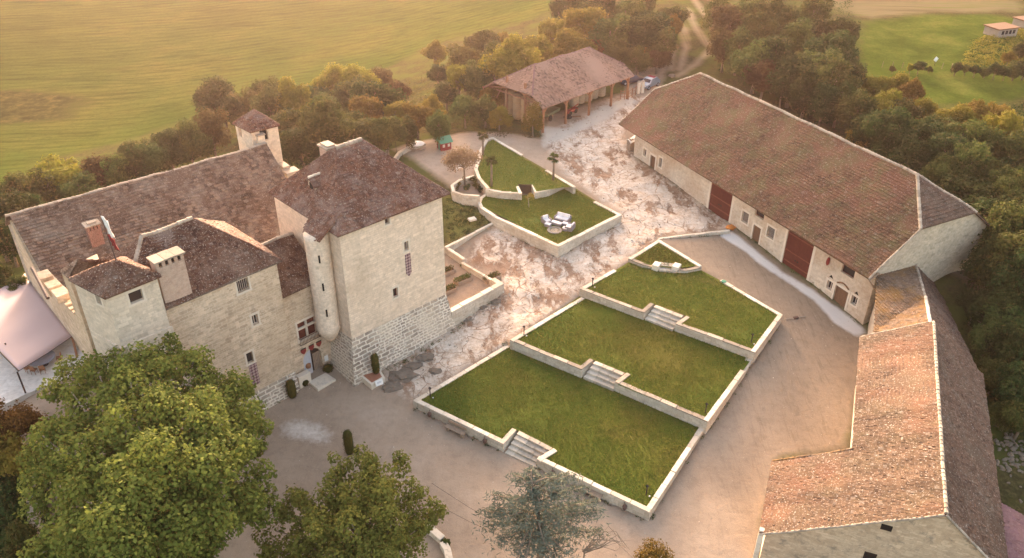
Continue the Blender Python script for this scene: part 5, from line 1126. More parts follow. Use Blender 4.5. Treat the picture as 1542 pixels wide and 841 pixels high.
# ---- foreground trees
def big_tree():
    c=at(212,715,8.0); g=np.array([c[0],c[1],gz(c[0],c[1])])
    root=thing('plane_tree',g,'huge leafy green tree with a few yellow leaves in front of the castle','tree'); r=np.random.default_rng(5)
    C=[];Rr=[]
    # lobes placed over the crown so that its outline is uneven
    for px,py,z,rad in [(110,575,9,2.2),(160,560,11,2.2),(245,535,13,2.0),(215,580,13,2.8),(290,570,12.5,2.3),(330,590,11,2.2),(365,610,9,1.7),(130,620,11,2.6),(200,640,13.5,3.0),(270,630,13.5,2.8),(335,650,11,2.6),(375,660,8.5,1.7),(100,680,10,2.6),(165,700,13,3.0),(240,700,14,3.0),(310,705,12,2.8),(360,720,8.5,2.2),(385,765,6,1.8),(345,765,8,2.2),(90,740,8.5,2.4),(140,770,11,3.0),(210,780,12.5,3.2),(280,770,11,2.7),(100,810,8,2.4),(170,840,9.5,3),(250,835,9.5,2.9),(75,665,7.5,1.8),(62,700,6,1.6),(210,650,9,3),(230,740,9,3.4),(180,900,7,3),(260,900,6.5,2.6),(300,820,6.5,1.9),(90,860,5.5,2)]:
        p=at(px,py,z); C.append(p); Rr.append([rad*.6,rad*.6,rad*.52])
        for q in range(10):
            d=r.normal(size=3); d/=np.linalg.norm(d); d[2]=d[2]*.6+.1; C.append(p+d*rad*.8); Rr.append([rad*r.uniform(.22,.4)]*3)
    v,f=leaves(C,Rr,95000,.25,11,out=.4,up=.4,shell=(.6,1.15)); mk('crown',v,f.tolist(),M['leafPlane'],root,uv=False)
    m=MB(); m.tube([g+(0,0,-.5),g+(.1,.1,2),g+(0,.2,4.5),g+(.3,.1,8),g+(.2,.4,11)],[.75,.55,.42,.25,.1],10)
    for k in range(0,len(C),4):
        s=g+np.array([.1,.1,2.5+5*r.random()]); e=np.array(C[k]); m.tube([s,(s+e)/2+(0,0,-.3),e],[.2,.12,.04],6)
    m.build('trunk',M['barkl'],root,smooth=True)
big_tree()
def ginkgo():
    c=at(545,800,5.); g=np.array([c[0],c[1],gz(c[0],c[1])]); root=thing('courtyard_tree',g,'dull olive tree with knobbly leafy branches at the bottom centre of the court','tree'); r=np.random.default_rng(9)
    C=[];Rr=[]; m=MB(); m.tube([g+(0,0,-.5),g+(0,0,2),g+(.1,.1,5),g+(0,0,8)],[.38,.3,.2,.08],9)
    ends=[(560,700,9,1.0),(505,715,8,1.0),(545,690,8.2,.8),(583,715,9,1.3),(620,735,7.5,1.1),(640,760,6,1.0),(600,690,8,.8),(655,780,4.5,.8),(665,770,4,.6),(575,740,9.5,1.5),(530,745,9,1.4),(490,745,7.5,1.3),(460,760,6,1.1),(445,745,5.5,.8),(430,775,4.5,1.0),(415,800,3.5,1.0),(480,785,7.5,1.5),(530,790,9,1.6),(590,790,8.5,1.5),(625,800,6,1.3),(560,830,7.5,1.5),(500,830,6.5,1.5),(450,820,5,1.4),(610,840,5,1.3),(420,840,3,1.3),(540,870,5.5,1.8),(470,870,4.5,1.5),(600,880,4,1.4),(400,830,2.6,1.0),(515,680+25,7.6,.7),(575,760,9.5,1.2),(550,770,8,1.6)]
    for px,py,z,rad in ends:
        p=at(px,py,z); s=g+np.array([0,0,1.8+.5*(z-1.8)*r.random()]); md=(s+p)/2+r.normal(size=3)*.2; m.tube([s,md,p],[.12,.07,.03],6)
        for q in range(11):
            t=.45+.6*r.random(); x=s+(p-s)*t+r.normal(size=3)*rad*.42; C.append(x); Rr.append([.36+.24*r.random()]*3)
        C.append(p);Rr.append([rad*.6]*3)
    v,f=leaves(C,Rr,36000,.21,21,out=.5,up=.5,shell=(.7,1.1),asp=1.1); mk('crown',v,f.tolist(),M['leafGinkgo'],root,uv=False); m.build('trunk',M['bark'],root,smooth=True)
ginkgo()
def cedar():
    g=gp(822,880); c=at(815,790,5); g=np.array([c[0],c[1],gz(c[0],c[1])]); root=thing('cedar_tree',g,'blue grey cedar with drooping open branches below the lawn steps','tree'); r=np.random.default_rng(12); m=MB(); top=at(800,722,9.2)
    m.tube([g+(0,0,-.5),g*[1,1,0]+[0,0,4],(top+g)/2*[1,1,0]+[0,0,7],top],[.3,.2,.12,.04],8)
    V=[];Fq_=[];nb=0; tips=[(745,765,6),(735,790,4.5),(740,745,6.5),(775,715,8.5),(800,705,9.2),(830,715,8.6),(862,715,8.2),(880,735,7),(875,760,6),(900,770,5),(800,745,8.5),(760,780,6),(790,790,6.5),(850,745,8),(840,780,6.5),(865,800,5),(780,830,5),(750,815,4.2),(820,820,6),(855,835,4.5),(725,770,5.2),(815,760,8),(895,755,5.2),(790,850,5),(840,860,4.5),(905,800,3.5),(770,755,7.5),(842,722,9)]
    pts=[];nn=[]
    for px,py,z in tips:
        p=at(px,py,z); s=g*[1,1,0]+[0,0,min(z*.95+.2,8.8)]; s[:2]+= (top-g)[:2]*min(1,z/9); md=(s+p)/2+(0,0,.35); m.tube([s,md,p],[.07,.05,.015],5)
        L_=np.linalg.norm(p-s)
        for k in range(int(300*max(.8,L_/2.5))):
            t=.15+.9*r.random(); x=(s*(1-t)**2+2*md*t*(1-t)+p*t*t) if t<=1 else p; wd=.55*(1-.35*t)*min(1.3,L_/2.2+.4); o=r.normal(size=3)*[wd*.85,wd*.85,.05]; o[2]-=.38*(o[0]**2+o[1]**2)/max(wd,.1)+.1*r.random()
            pts.append(x+o)
    pts=np.array(pts); n=len(pts); ax=r.normal(size=(n,3))*[1,1,.25]+[0,0,-.35]; ax/=np.linalg.norm(ax,axis=1)[:,None]; bx_=np.cross(ax,r.normal(size=(n,3))); bx_/=np.linalg.norm(bx_,axis=1)[:,None]
    l=(.12+.16*r.random(n))[:,None]; q=np.stack([pts-ax*l,pts+bx_*.04,pts+ax*l,pts-bx_*.04],1).reshape(-1,3)
    mk('crown',q,np.arange(4*n).reshape(-1,4).tolist(),M['leafCedar'],root,uv=False); m.build('trunk',M['bark'],root,smooth=True)
    print('cedar leaves',n)
    # bare arching branch at the right
    m=MB(); a=at(880,830,3.5); b_=at(925,812,4.5); c2=at(945,825,3.4)
    for q in range(10): m.tube([a+r.normal(size=3)*.1,(a+b_)/2+(0,0,.4)+r.normal(size=3)*.25,b_+r.normal(size=3)*.3,c2+r.normal(size=3)*.5],[.05,.035,.02,.008],5)
    m.tube([a*[1,1,0],a],[.09,.05],6); m.build('bare_branch',M['bark'],root)
cedar()
# low shrub at the bottom edge
sh_=make_tree('shrub',1.6,1.5,.8,8,2200,.13,M['leafOrange'],M['bark'],77,'low orange tipped shrub at the bottom edge right of the cedar','shrub',loc=gp(978,846),tr=.05)
# clipped columns and balls
def topiary(loc,h,r_,label,name='clipped_bush',ball=False,grp='clipped evergreen bushes in the court'):
    t=thing(name,loc,label,'topiary',grp); L0=np.array(loc,float); m=MB()
    if ball: m.blob(L0+(0,0,h*.5),(r_,r_,h*.5),1,.06,16,10)
    else: m.lathe(L0,[(r_*.75,.15),(r_*.92,.4),(r_,h*.5),(r_*.95,h*.85),(r_*.7,h*.96),(r_*.1,h)],16)
    m.build('core',M['leafBox'],t,smooth=True)
    C=[L0+(0,0,h*k) for k in np.linspace(.2,.85,7)] if not ball else [L0+(0,0,h*.5)]; Rr=[[r_,r_,h*.17]]*len(C) if not ball else [[r_,r_,h*.5]]
    v,f=leaves(C,Rr,1600,.07,3,shell=(.95,1.07)); mk('foliage',v,f.tolist(),M['leafBox'],t,uv=False)
    m=MB(); m.tube([L0-(0,0,.2),L0+(0,0,.3)],.05,6); m.build('stem',M['bark'],t); return t
topiary(gp(441,599),2.0,.42,'clipped column bush against the castle wall, left of the entrance')
tt=topiary(gp(527,684),2.6,.40,'clipped column bush standing alone in the gravel court')
topiary(gp(494.5,559),.7,.45,'dark clipped ball bush right of the castle door',ball=True)
topiary(gp(459,580),.7,.36,'dark clipped ball bush left of the castle door',ball=True)
g=gp(533,683); sh2=make_tree('low_shrub',.6,.45,.3,5,500,.1,M['leafBox'],M['bark'],5,'ragged tuft of leaves at the foot of the lone clipped column','shrub',loc=g+(.3,.1,0),tr=.02)
# palms
def palm(px,py,h,label,seed):
    g=np.array(at(px,py,4.9)); g[2]=4.85 if py<285 else g[2]; t=thing('palm_tree',g,label,'palm','small palms on the highest lawn'); r=random.Random(seed)
    m=MB(); m.tube([g+(0,0,-.2),g+(.03,0,h*.5),g+(0,.04,h)],[.17,.13,.15],9); m.build('trunk',M['bark'],t,smooth=True)
    m=MB(); top=g+np.array([0,0,h])
    for k in range(30):
        a=k*2.4+r.random()*.4; el=r.uniform(-.5,1.2); L_=r.uniform(.8,1.15); d=np.array([math.cos(a)*math.cos(el),math.sin(a)*math.cos(el),math.sin(el)])
        st=[top+d*L_*s+np.array([0,0,-.55*s*s]) for s in (0,.35,.7,1)]; side=np.array([-math.sin(a),math.cos(a),0])
        m.tube(st[:2],.015,3)
        hub=st[1]
        for q in range(9):
            an=(q-4)/4*1.0; dd=(d*math.cos(an)+side*math.sin(an)); e=hub+dd*L_*.55+np.array([0,0,-.22]); w_=np.cross(dd,[0,0,1]); w_/=np.linalg.norm(w_)+1e-9; m.add([hub-w_*.02,hub+w_*.02,(hub+e)/2+w_*.04+(0,0,.03),e,(hub+e)/2-w_*.04+(0,0,.03)],[(0,1,2,3,4)])
    m.build('fronds',M['leafMid'],t)
palm(740,279,3.4,'palm beside the curved wall, left on the highest lawn',1); palm(833,270,3.0,'palm beside the coped wall at the right edge of the highest lawn',2); palm(727,232,2.8,'palm at the back left of the highest lawn, next to the pinkish tree',3)
def at_l(px,py,z): return at(px,py,z)
pk_=make_tree('ornamental_tree',4.6,2.7,1.9,14,4200,.16,M['leafPink'],M['bark'],31,'airy pinkish tree over the shrub bed beside the playground','tree',loc=at(700,272,4.9),tr=.12,shell=(.2,1.1))
p=at(797,312,LZ['l5']); sp1=make_tree('sapling',2.2,.7,.8,6,160,.12,M['leafOrange'],M['barkl'],32,'thin bare sapling with stake on the sofa lawn','sapling',loc=p,tr=.05,shell=(.2,1.1))
for i,(px,py,rr) in enumerate(((690,283,.6),(704,288,.65),(716,284,.5),(697,277,.5),(712,275,.7),(722,290,.5))):
    make_tree('bed_shrub',.9,rr,.5,5,500,.12,M['leafDark' if i%2 else 'leafRust'],M['bark'],50+i,['low brown shrub at the left end of the walled bed','low dark shrub on the lower side of the walled bed','low brown shrub beside the curved lawn wall in the bed','dark shrub at the upper left of the walled bed','brown shrub under the pinkish tree','dark shrub in the lower right tip of the bed'][i],'shrub','shrubs in the walled bed',loc=gp(px,py)+(0,0,.05),tr=.03)
make_tree('young_pine',5.4,1.7,2.4,12,4200,.16,M['leafGold'],M['bark'],66,'bushy yellow green young tree at the left front corner of the shed','tree',loc=gp(803,207),tr=.12)
# ------------------------------------------------------------------ smaller things
# canopy and its terrace
TZ=3.35
tq=[gr(-80,655),gr(38.5,593),gr(118,541)]
fl_=[at(-90,655,TZ),at(38.5,594,TZ),at(140,551,TZ),at(112,480,TZ),at(30,420,TZ),at(-90,470,TZ)]
m=MB(); m.prism([p[:2] for p in fl_],1.0,TZ); o=m.build('terrace_paving',stone('pale_paving',(.62,.58,.54),(.70,.66,.62),(.55,.5,.46),bw=.9,bh=.6,ms=.012,dist=0,stainamt=.15),None); struct(o)
cn=thing('canopy',at(70,520,TZ),'large pale pink fabric canopy on dark posts beside the castle gable','canopy')
ca=np.array(U3(G0,GYw,*gpt(108,507),.12)); cb=np.array(U3(G0,GYw,*gpt(36,413),.12)); post=at(38.5,592,TZ)
cc_=None
for zt in np.linspace(4,8,200):
    q=at(28,559,zt)
    if cc_ is None or np.hypot(*(q-post)[:2])<np.hypot(*(cc_-post)[:2]): cc_=q
cd=at(-60,470,cc_[2])
m=MB(); n1,n2=12,14; G_=[]
for i in range(n1+1):
    for j in range(n2+1):
        s=i/n1; t_=j/n2; p=(ca*(1-t_)+cb*t_)*(1-s)+(cc_*(1-t_)+cd*t_)*s; p=p+np.array([0,0,-.08*math.sin(math.pi*s)+.07*math.sin(math.pi*t_*6)*math.sin(math.pi*s)]); G_.append(p)
m.add(G_,[(i*(n2+1)+j,(i+1)*(n2+1)+j,(i+1)*(n2+1)+j+1,i*(n2+1)+j+1) for i in range(n1) for j in range(n2)])
o=m.build('fabric',M['awning'],cn,smooth=True); s_=o.modifiers.new('s','SOLIDIFY'); s_.thickness=.03
for px,py in ((38.5,592),(20,548),(5,533),):
    p=at(px,py,TZ); m=MB(); m.tube([p,(p[0],p[1],cc_[2]-.05)],.07,6); m.build('post',M['iron'],cn)
p=at(118,541,TZ); m=MB(); m.tube([p+(-.2,.2,0),ca+(-.1,0,0)],.11,6); m.build('post',M['beam'],cn)
m=MB(); m.tube([cc_,cd],.06,6); m.tube([ca,cc_*.5+ca*.5+(0,0,-.08),cc_],.03,5); m.build('edge_rail',M['iron'],cn)
# table with chairs
p=at(66,549,TZ); t=thing('round_table',p,'round grey table half under the pale canopy','table'); m=MB(); m.lathe(p,[(.0,.72),(1.15,.72),(1.15,.77),(0,.775)],28); m.build('tabletop',M['silver'] if False else plain('grey_cloth',(.28,.29,.34),.7),t); m=MB(); m.tube([p,p+(0,0,.72)],.06,8); m.lathe(p,[(.4,0),(.35,.04),(.05,.06)],14); m.build('pedestal',M['iron'],t)
def chair(loc,rz,label):
    t=thing('chair',loc,label,'chair','wooden chairs round the table under the canopy'); L0=np.array(loc,float); 
    a=MB(); a.box(L0+(0,0,.45),(.44,.44,.05)); a.build('seat',M['beam'],t); a=MB(); a.box(L0+(0,-.21,.78),(.42,.04,.35)); a.build('backrest',M['beam'],t)
    for sx in(-.19,.19):
        for sy in (-.19,.19): a=MB(); a.tube([L0+(sx,sy,0),L0+(sx,sy,.44 if sy>0 else .9)],.022,5); a.build('leg',M['beam'],t)
    t.rotation_euler=(0,0,rz); return t
c0=chair(tuple(p+np.array([-1.3,-.5,0])),R(-70),'wooden chair at the open left side of the round table')
for k,(a,lb) in enumerate(((R(235),'wooden chair in front of the round table, left one'),(R(265),'wooden chair in front of the round table, middle one'),(R(295),'wooden chair in front of the round table, right one'),(R(20),'wooden chair behind the round table near the castle wall'))):
    dup(c0,p+np.array([math.cos(a)*1.35,math.sin(a)*1.35,0]),a+R(90),lb)
# boundary wall at the lower left
P0=gp(42,735);P1=gp(62,860); ln=[P0[:2],((P0+P1)/2)[:2]+[.2,0],P1[:2]]
retwall([p for p in [gp(22,680)[:2]]+ln],[2.2,1.9,1.6,1.4,1.2],'ruined pale stone boundary wall at the lower left',1,wd=.8,zb=-5,copmat=M['cap'],group=None)
# planter with column and sign
p=[np.array(gr(*q)[:2]) for q in ((541.8,572),(560,588),(580,575),(573,562))]; cpl=np.mean(p,0); zp=gz(*cpl)
t=thing('stone_planter',(*cpl,zp),'angular stone planter with red mulch at the tower corner','planter'); m=MB(); m.prism([tuple(q) for q in p],zp-.6,zp+.55); m.build('stone_rim',M['stoneframe'],t,bevel=.03); q_=inset([(*q,0) for q in p],.22); m=MB(); m.prism([tuple(q) for q in q_],zp+.3,zp+.565); m.build('mulch',plain('red_mulch',(.30,.13,.08),.95,var=.3,sc=8),t)
topiary((*(cpl*.6+p[3]*.4),zp+.55),2.3,.36,'clipped column bush in the stone planter at the tower corner')
s=at(571,577,zp+.55); t=thing('sign_board',s,'small white sign leaning on the stone planter','sign'); m=MB(); m.box(s+(0,0,.05),(.75,.05,.55),R(35),(R(-20),0)); m.build('board',M['white'],t); m=MB(); 
for i in range(3): m.box(s+(-.0+.03*i*0,0,.05)+np.array([.03,-.045,.13-.12*i]),(.45,.006,.035),R(35),(R(-20),0))
m.build('lettering',M['frame'] if False else plain('print_grey',(.25,.27,.35),.7),t)
# door slab
q=[gr(*k) for k in ((464.7,577.5),(479,590),(506,574),(490.4,562))]; m=MB(); m.prism([tuple(k[:2]) for k in q],gz(q[0][0],q[0][1])-.3,max(gz(k[0],k[1]) for k in q)+.06); o=m.build('door_slab',M['coping'],None,bevel=.02); tag(o,'pale stone slab on the ground in front of the castle door','stone slab')
# block beside the door
q=onwall(452,575,NP,CYAW); m=MB(); m.box(U3(NP,CYAW,q[0]+.1,.6,.55),(1.3,.6,1.6),R(CYAW)); o=m.build('wall_buttress',M['stoneframe'],None,bevel=.05); tag(o,'pale dressed stone block against the wall left of the door','stone block')
# benches
def bench(px,py,yaw,label,w_=2.0):
    g=gp(px,py); t=thing('bench',g,label,'bench','stone and wood benches along the lowest terrace wall'); m=MB()
    for i in range(4): m.box(g+np.array([-math.sin(yaw)*(i-1.5)*.13,math.cos(yaw)*(i-1.5)*.13,.46]),(w_,.11,.06),yaw)
    m.build('seat',M['woodl'],t)
    for s in (-1,1): m=MB(); m.box(g+np.array([math.cos(yaw)*s*w_*.38,math.sin(yaw)*s*w_*.38,.22]),(.2,.45,.46),yaw); m.build('leg',M['woodl'],t)
    m=MB()
    for i in range(2): m.box(g+np.array([-math.sin(yaw)*.3,math.cos(yaw)*.3,.66+.16*i]),(w_,.05,.1),yaw)
    m.build('backrest',M['woodl'],t)
yb_=math.atan2(*(at(978,772,1)-at(622,603,1))[[1,0]])
bench(686,653,yb_,'weathered bench below the lowest lawn wall, left of the steps'); bench(889,747,yb_,'weathered bench below the lowest lawn wall, behind the cedar')
bench(393,682,R(60),'wooden bench half hidden at the right edge of the huge tree',1.6)
for i,(px,py,lb) in enumerate(((647,628,'rusty wall lantern near the left corner of the lowest lawn wall'),(730,668,'rusty wall lantern just left of the gravel court steps'),(832,716,'rusty wall lantern right of the gravel court steps'),(940,768,'rusty wall lantern near the sharp front corner of the terrace'))):
    g=gp(px,py+3)+(0,0,.5); t=thing('wall_lantern',g,lb,'lantern','lanterns along the lowest terrace wall'); m=MB(); m.lathe(g,[(.05,-.3),(.16,-.15),(.2,.1),(.1,.25),(.02,.35)],8); m.build('lantern_body',M['steel'],t); m=MB(); m.tube([g+(0,0,.3),g+(0,.25,.3)],.03,5); m.build('bracket',M['iron'],t)
for i,(px,py,z,lb) in enumerate(((648,598,T['l1'],'slim spotlight post in the left corner of the lowest lawn'),(789,505,T['l2'],'slim spotlight post in the left corner of the middle lawn'),(892,432,T['l3'],'slim spotlight post in the left corner of the upper lawn'),(973,746,T['l1'],'slim spotlight post in the front corner of the lowest lawn'),(1062,622,T['l2'],'slim spotlight post in the right corner of the middle lawn'),(1131,517,T['l3'],'slim spotlight post in the right corner of the upper lawn'))):
    p=at(px,py,z-.05); t=thing('spotlight_post',p,lb,'garden light','garden spotlights in the lawn corners'); m=MB(); m.tube([p,p+(0,0,.95)],.05,6); m.build('post',M['iron'],t); m=MB(); m.box(p+(0,0,1.0),(.16,.2,.14),.6,(.4,0)); m.build('lamp_head',M['iron'],t); m=MB(); m.lathe(p+(.25,-.1,-.05),[(.07,0),(.07,.07),(.0,.08)],8); m.build('ground_spot',M['cushion'],t)
# sofa set
zs=LZ['l5']-.05
def sofa(px,py,w_,rz,label,name='garden_sofa',cat='sofa'):
    p=at(px,py,zs); t=thing(name,p,label,cat,'wicker sofas on the upper lawn',0); L0=p; m=MB(); m.box(L0+(0,0,.2),(w_,.9,.3)); m.box(L0+(0,.42,.45),(w_,.12,.6))
    m.build('frame',M['wicker'],t,bevel=.03)
    for s in (-1,1): m=MB(); m.box(L0+(s*(w_/2-.06),0,.38),(.12,.9,.4)); m.build('armrest',M['wicker'],t,bevel=.03)
    n=max(1,round((w_-.3)/.75))
    for i in range(n): x=(-.5+(i+.5)/n)*(w_-.28); m=MB(); m.box(L0+(x,-.04,.42),((w_-.28)/n-.03,.74,.16)); m.build('seat_cushion',M['cushion'],t,bevel=.04); m=MB(); m.box(L0+(x,.3,.68),((w_-.28)/n-.03,.16,.42),0,(R(-12),0)); m.build('back_cushion',M['cushion'],t,bevel=.04)
    t.rotation_euler=(0,0,rz); return t
sofa(847,333,1.9,R(-28),'wicker two seater sofa with pale cushions, the largest seat on the upper lawn')
sofa(823,336,1.0,R(30),'wicker armchair left of the fire pit','garden_armchair','armchair'); sofa(858,346,1.2,R(-115),'wicker armchair right of the fire pit','garden_armchair','armchair')
for i,(px,py,w_,lb) in enumerate(((825,341,.7,'pale cushioned stool in front of the left armchair'),(835,338,.75,'pale low stool in front of the sofa, left one'),(842,340,.6,'pale low stool in front of the sofa, middle one'),(851,340,.7,'pale low stool in front of the sofa, right one'),(851,347,.55,'pale small stool beside the right armchair'))):
    p=at(px,py,zs); t=thing('garden_stool',p,lb,'stool','pale stools round the fire pit'); m=MB(); m.box(p+(0,0,.15),(w_,.5,.28),R(-30)); m.build('base',M['wicker'],t); m=MB(); m.box(p+(0,0,.34),(w_,.5,.1),R(-30)); m.build('cushion',M['cushion'],t,bevel=.03)
p=at(835,347,zs); t=thing('fire_pit',p,'round grey fire pit ring on the upper lawn between the seats','fire pit'); m=MB(); m.lathe(p,[(.85,-.1),(.85,.06),(.6,.08),(.55,.0)],24); m.build('ring',M['conc'],t); m=MB(); m.lathe(p,[(.54,-.1),(.5,.03),(0,.03)],20); m.build('ash',M['cap'],t)
p=at(711,332,3.35); m=MB(); m.box(p+(0,0,.15),(.9,.7,.25),.5); o=m.build('stone_block',M['coping'],None,bevel=.05); tag(o,'pale squared block lying on the rough grass between tower and sofa lawn','stone block')
# playground
p=gp(669,224); t=thing('playhouse',p,'tiny red playhouse with a green roof on the playground gravel','playhouse'); y=.5
def RB(mb,c,sz): 
    c=np.array(c); mb.box(p+np.array([c[0]*math.cos(y)-c[1]*math.sin(y),c[0]*math.sin(y)+c[1]*math.cos(y),c[2]]),sz,y)
m=MB(); RB(m,(0,0,.6),(1.5,1.4,1.2)); m.build('wall',M['red'],t)
loc_=lambda a,b,z: tuple(p+np.array([a*math.cos(y)-b*math.sin(y),a*math.sin(y)+b*math.cos(y),z]))
m=MB(); m.add([loc_(-.95,-.95,1.15),loc_(.95,-.95,1.15),loc_(.95,.95,1.15),loc_(-.95,.95,1.15),loc_(-.95,0,1.85),loc_(.95,0,1.85)],[(0,1,5,4),(2,3,4,5),(1,2,5),(3,0,4),(0,3,2,1)]); m.build('roof',M['green'],t)
for a,b in ((-.35,-.71),(.4,-.71)): m=MB(); RB(m,(a,b,.7),(.34,.04,.4)); m.build('window',M['frame'],t)
m=MB(); RB(m,(-.76,0,.45),(.04,.5,.85)); m.build('door',M['green'],t)
p=gp(629,224); t=thing('picnic_table',p,'round white table with small benches on the playground gravel','table'); m=MB(); m.lathe(p,[(0,.7),(.95,.7),(.95,.76),(0,.77)],24); m.build('tabletop',M['white'],t); m=MB(); m.tube([p,p+(0,0,.7)],.08,8); m.build('pedestal',M['woodl'],t)
for a in (4.3,5.4): m=MB(); m.box(p+(math.cos(a)*1.25,math.sin(a)*1.25,.38),(.9,.26,.06),a+1.57); m.box(p+(math.cos(a)*1.25,math.sin(a)*1.25,.18),(.5,.1,.36),a+1.57); m.build('seat',M['woodl'],t)
p=gp(583.5,234); m=MB(); m.tube([p-(0,0,.3),p+(0,0,1.9)],.2,10); o=m.build('stone_post',M['stoneframe'],None); tag(o,'pale stone post behind the tower roof left of the playground','post')
for i,(px,py) in enumerate(((607,248),(597,231),(612,223))):
    p=gp(px,py); m=MB(); m.tube([p,p+(0,0,1.6)],.035,5); o=m.build('fence_stake',M['iron'],None); tag(o,['thin dark stake in front of the playground, nearest the tower roof','thin dark stake at the left end of the playground wall','thin dark stake on the top of the playground wall'][i],'stake','thin stakes round the playground')
p=gp(693,257); t=thing('garden_bench',p,'tiny white garden bench under the pinkish tree','bench'); m=MB(); m.box(p+(0,0,.45),(1.1,.4,.06),.3); m.build('seat',M['white'],t); m=MB(); m.box(p+(-.07,.2,.75),(1.1,.05,.45),.3); m.build('backrest',M['white'],t)
for s in (-.45,.45): m=MB(); m.box(p+(s*.95,s*.3,.22),(.06,.36,.44),.3); m.build('leg',M['white'],t)
# planter boxes on the planter terrace
for i,(px,py,lb) in enumerate(((697,424,'wooden planter box with herbs, the most open one on the small terrace'),(674,440,'wooden planter box partly behind the tower corner'),(672,412,'wooden planter box touching the tower edge at the top'),(741,421,'wooden planter box in the right corner of the small terrace'))):
    g=gp(px,py); t=thing('planter_box',g,lb,'planter','wooden planter boxes beside the tower'); m=MB(); L0=g; w1_,w2_=1.8,1.0
    for a,b,sx,sy in ((0,w2_/2,w1_,.07),(0,-w2_/2,w1_,.07),(w1_/2,0,.07,w2_),(-w1_/2,0,.07,w2_)):
        yy=R(38); m.box(L0+np.array([a*math.cos(yy)-b*math.sin(yy),a*math.sin(yy)+b*math.cos(yy),.22]),(sx,sy,.44),yy)
    m.build('box',M['woodl'],t); m=MB(); m.box(L0+(0,0,.18),(w1_-.1,w2_-.1,.36),R(38)); m.build('soil',M['wood'],t)
    C=[L0+np.array([a*.75,a*.6,.5]) for a in (-.8,-.3,.2,.7)]; v,f=leaves(C,[[.38,.38,.28]]*4,700,.1,60+i); mk('herbs',v,f.tolist(),M['leafMid'],t,uv=False)
# cars
def car(px,py,rz,label,paint,roofm,hatch=True,L_=3.6,W_=1.65,Hh=1.5):
    g=gp(px,py); t=thing('parked_car',g,label,'car','cars parked by the shed'); g0=g; 
    prof=[(-L_/2,.35),(-L_/2,.75),(-L_/2+.15,.88),(-L_/2+.95,.98),(-L_/2+1.5,Hh*.93),(-L_/2+2.0,Hh),(L_/2-.75,Hh*.97),(L_/2-.15,.98),(L_/2,.8),(L_/2,.35)]
    m=MB(); n=len(prof); secs=[(-W_/2,.88),(-W_/2*.96,1.0),(W_/2*.96,1.0),(W_/2,.88)]
    v=[]
    for yv,k in ((-W_/2,0),(-W_/2+.04,1),(W_/2-.04,1),(W_/2,0)):
        for x,z in prof:
            tuck=.14 if z>1.0 else 0
            yy=math.copysign(abs(yv)-tuck,yv); v.append(g0+(x,yy,z if k else min(z,z*.985)))
    f=[]
    for r_ in range(3):
        for i in range(n-1): f.append((r_*n+i,r_*n+i+1,(r_+1)*n+i+1,(r_+1)*n+i))
        f.append((r_*n+n-1,r_*n,(r_+1)*n,(r_+1)*n+n-1))
    f+= [tuple(range(n))[::-1],tuple(range(3*n,4*n))]; m.add(v,f); m.build('body',paint,t,bevel=.03)
    m=MB(); a=prof
    def pan(i,j,e,nm,mt,o=.012):
        x0,z0=prof[i];x1,z1=prof[j]; d=np.array([x1-x0,z1-z0]); L2=np.linalg.norm(d); nn=np.array([-d[1],d[0]])/L2; nn=nn if nn[1]>0 or abs(nn[0])>.9 else -nn
        p0=np.array([x0,z0])+d*.1+nn*o; p1=np.array([x0,z0])+d*.92+nn*o; w_=W_/2-.24
        m=MB(); m.add([g0+(p0[0],-w_-.04,p0[1]),g0+(p0[0],w_+.04,p0[1]),g0+(p1[0],w_,p1[1]),g0+(p1[0],-w_,p1[1])],[(0,1,2,3)]); m.build(nm,mt,t)
    pan(3,4,0,'windscreen',M['glass']); pan(6,7,0,'rear_window',M['glass']); pan(5,6,0,'roof_panel',roofm,.014)
    for s in (-1,1):
        m=MB(); yy=s*(W_/2-.12); q=[(-L_/2+1.05,1.02),(L_/2-.35,1.02),(L_/2-.8,Hh*.92),(-L_/2+1.55,Hh*.9)]; m.add([g0+(x,yy+s*.0,z) for x,z in q],[(0,1,2,3)]); m.build('side_window',M['glass'],t)
        for x in (-L_/2+.65,L_/2-.65):
            m=MB(); m.tube([g0+(x,s*(W_/2-.16),.31),g0+(x,s*(W_/2+.03),.31)],.31,14); o=m.build('wheel',M['rubber'],t); m=MB(); m.tube([g0+(x,s*(W_/2+.02),.31),g0+(x,s*(W_/2+.045),.31)],.19,12); m.build('rim',M['silver'],o)
        m=MB(); m.box(g0+(-L_/2-.005,s*.55,.68),(.05,.3,.16)); m.build('headlight',M['cushion'],t); m=MB(); m.box(g0+(L_/2+.005,s*.6,.75),(.05,.2,.18)); m.build('tail_light',M['red'],t)
    m=MB(); m.box(g0+(-L_/2-.01,0,.45),(.06,W_*.9,.14)); m.build('bumper',M['silver'],t)
    t.rotation_euler=(0,0,rz); return t
car(977,131,R(48),'small silver blue car with a dark red fabric roof beside the barn',M['silver'],plain('maroon_fabric',(.24,.02,.03),.8),L_=3.9,W_=1.75,Hh=1.6)
car(949,125,R(205),'dark blue estate car partly hidden behind the tiled shed',M['blackcar'],M['blackcar'],L_=4.3,W_=1.75,Hh=1.5)
for i,(px,py) in enumerate(((961,141),(967,140))):
    p=gp(px,py); t=thing('stone_gatepost',p,'pale stone gatepost between shed and barn, '+('left one' if i==0 else 'right one'),'gatepost','pair of stone gateposts'); m=MB(); m.box(p+(0,0,.95),(.45,.45,1.9),.3); m.build('shaft',M['stoneframe'],t,bevel=.04); m=MB(); m.lathe(p+(0,0,1.9),[(.3,0),(.28,.1),(.05,.22)],10); m.build('cap',M['cap'],t)
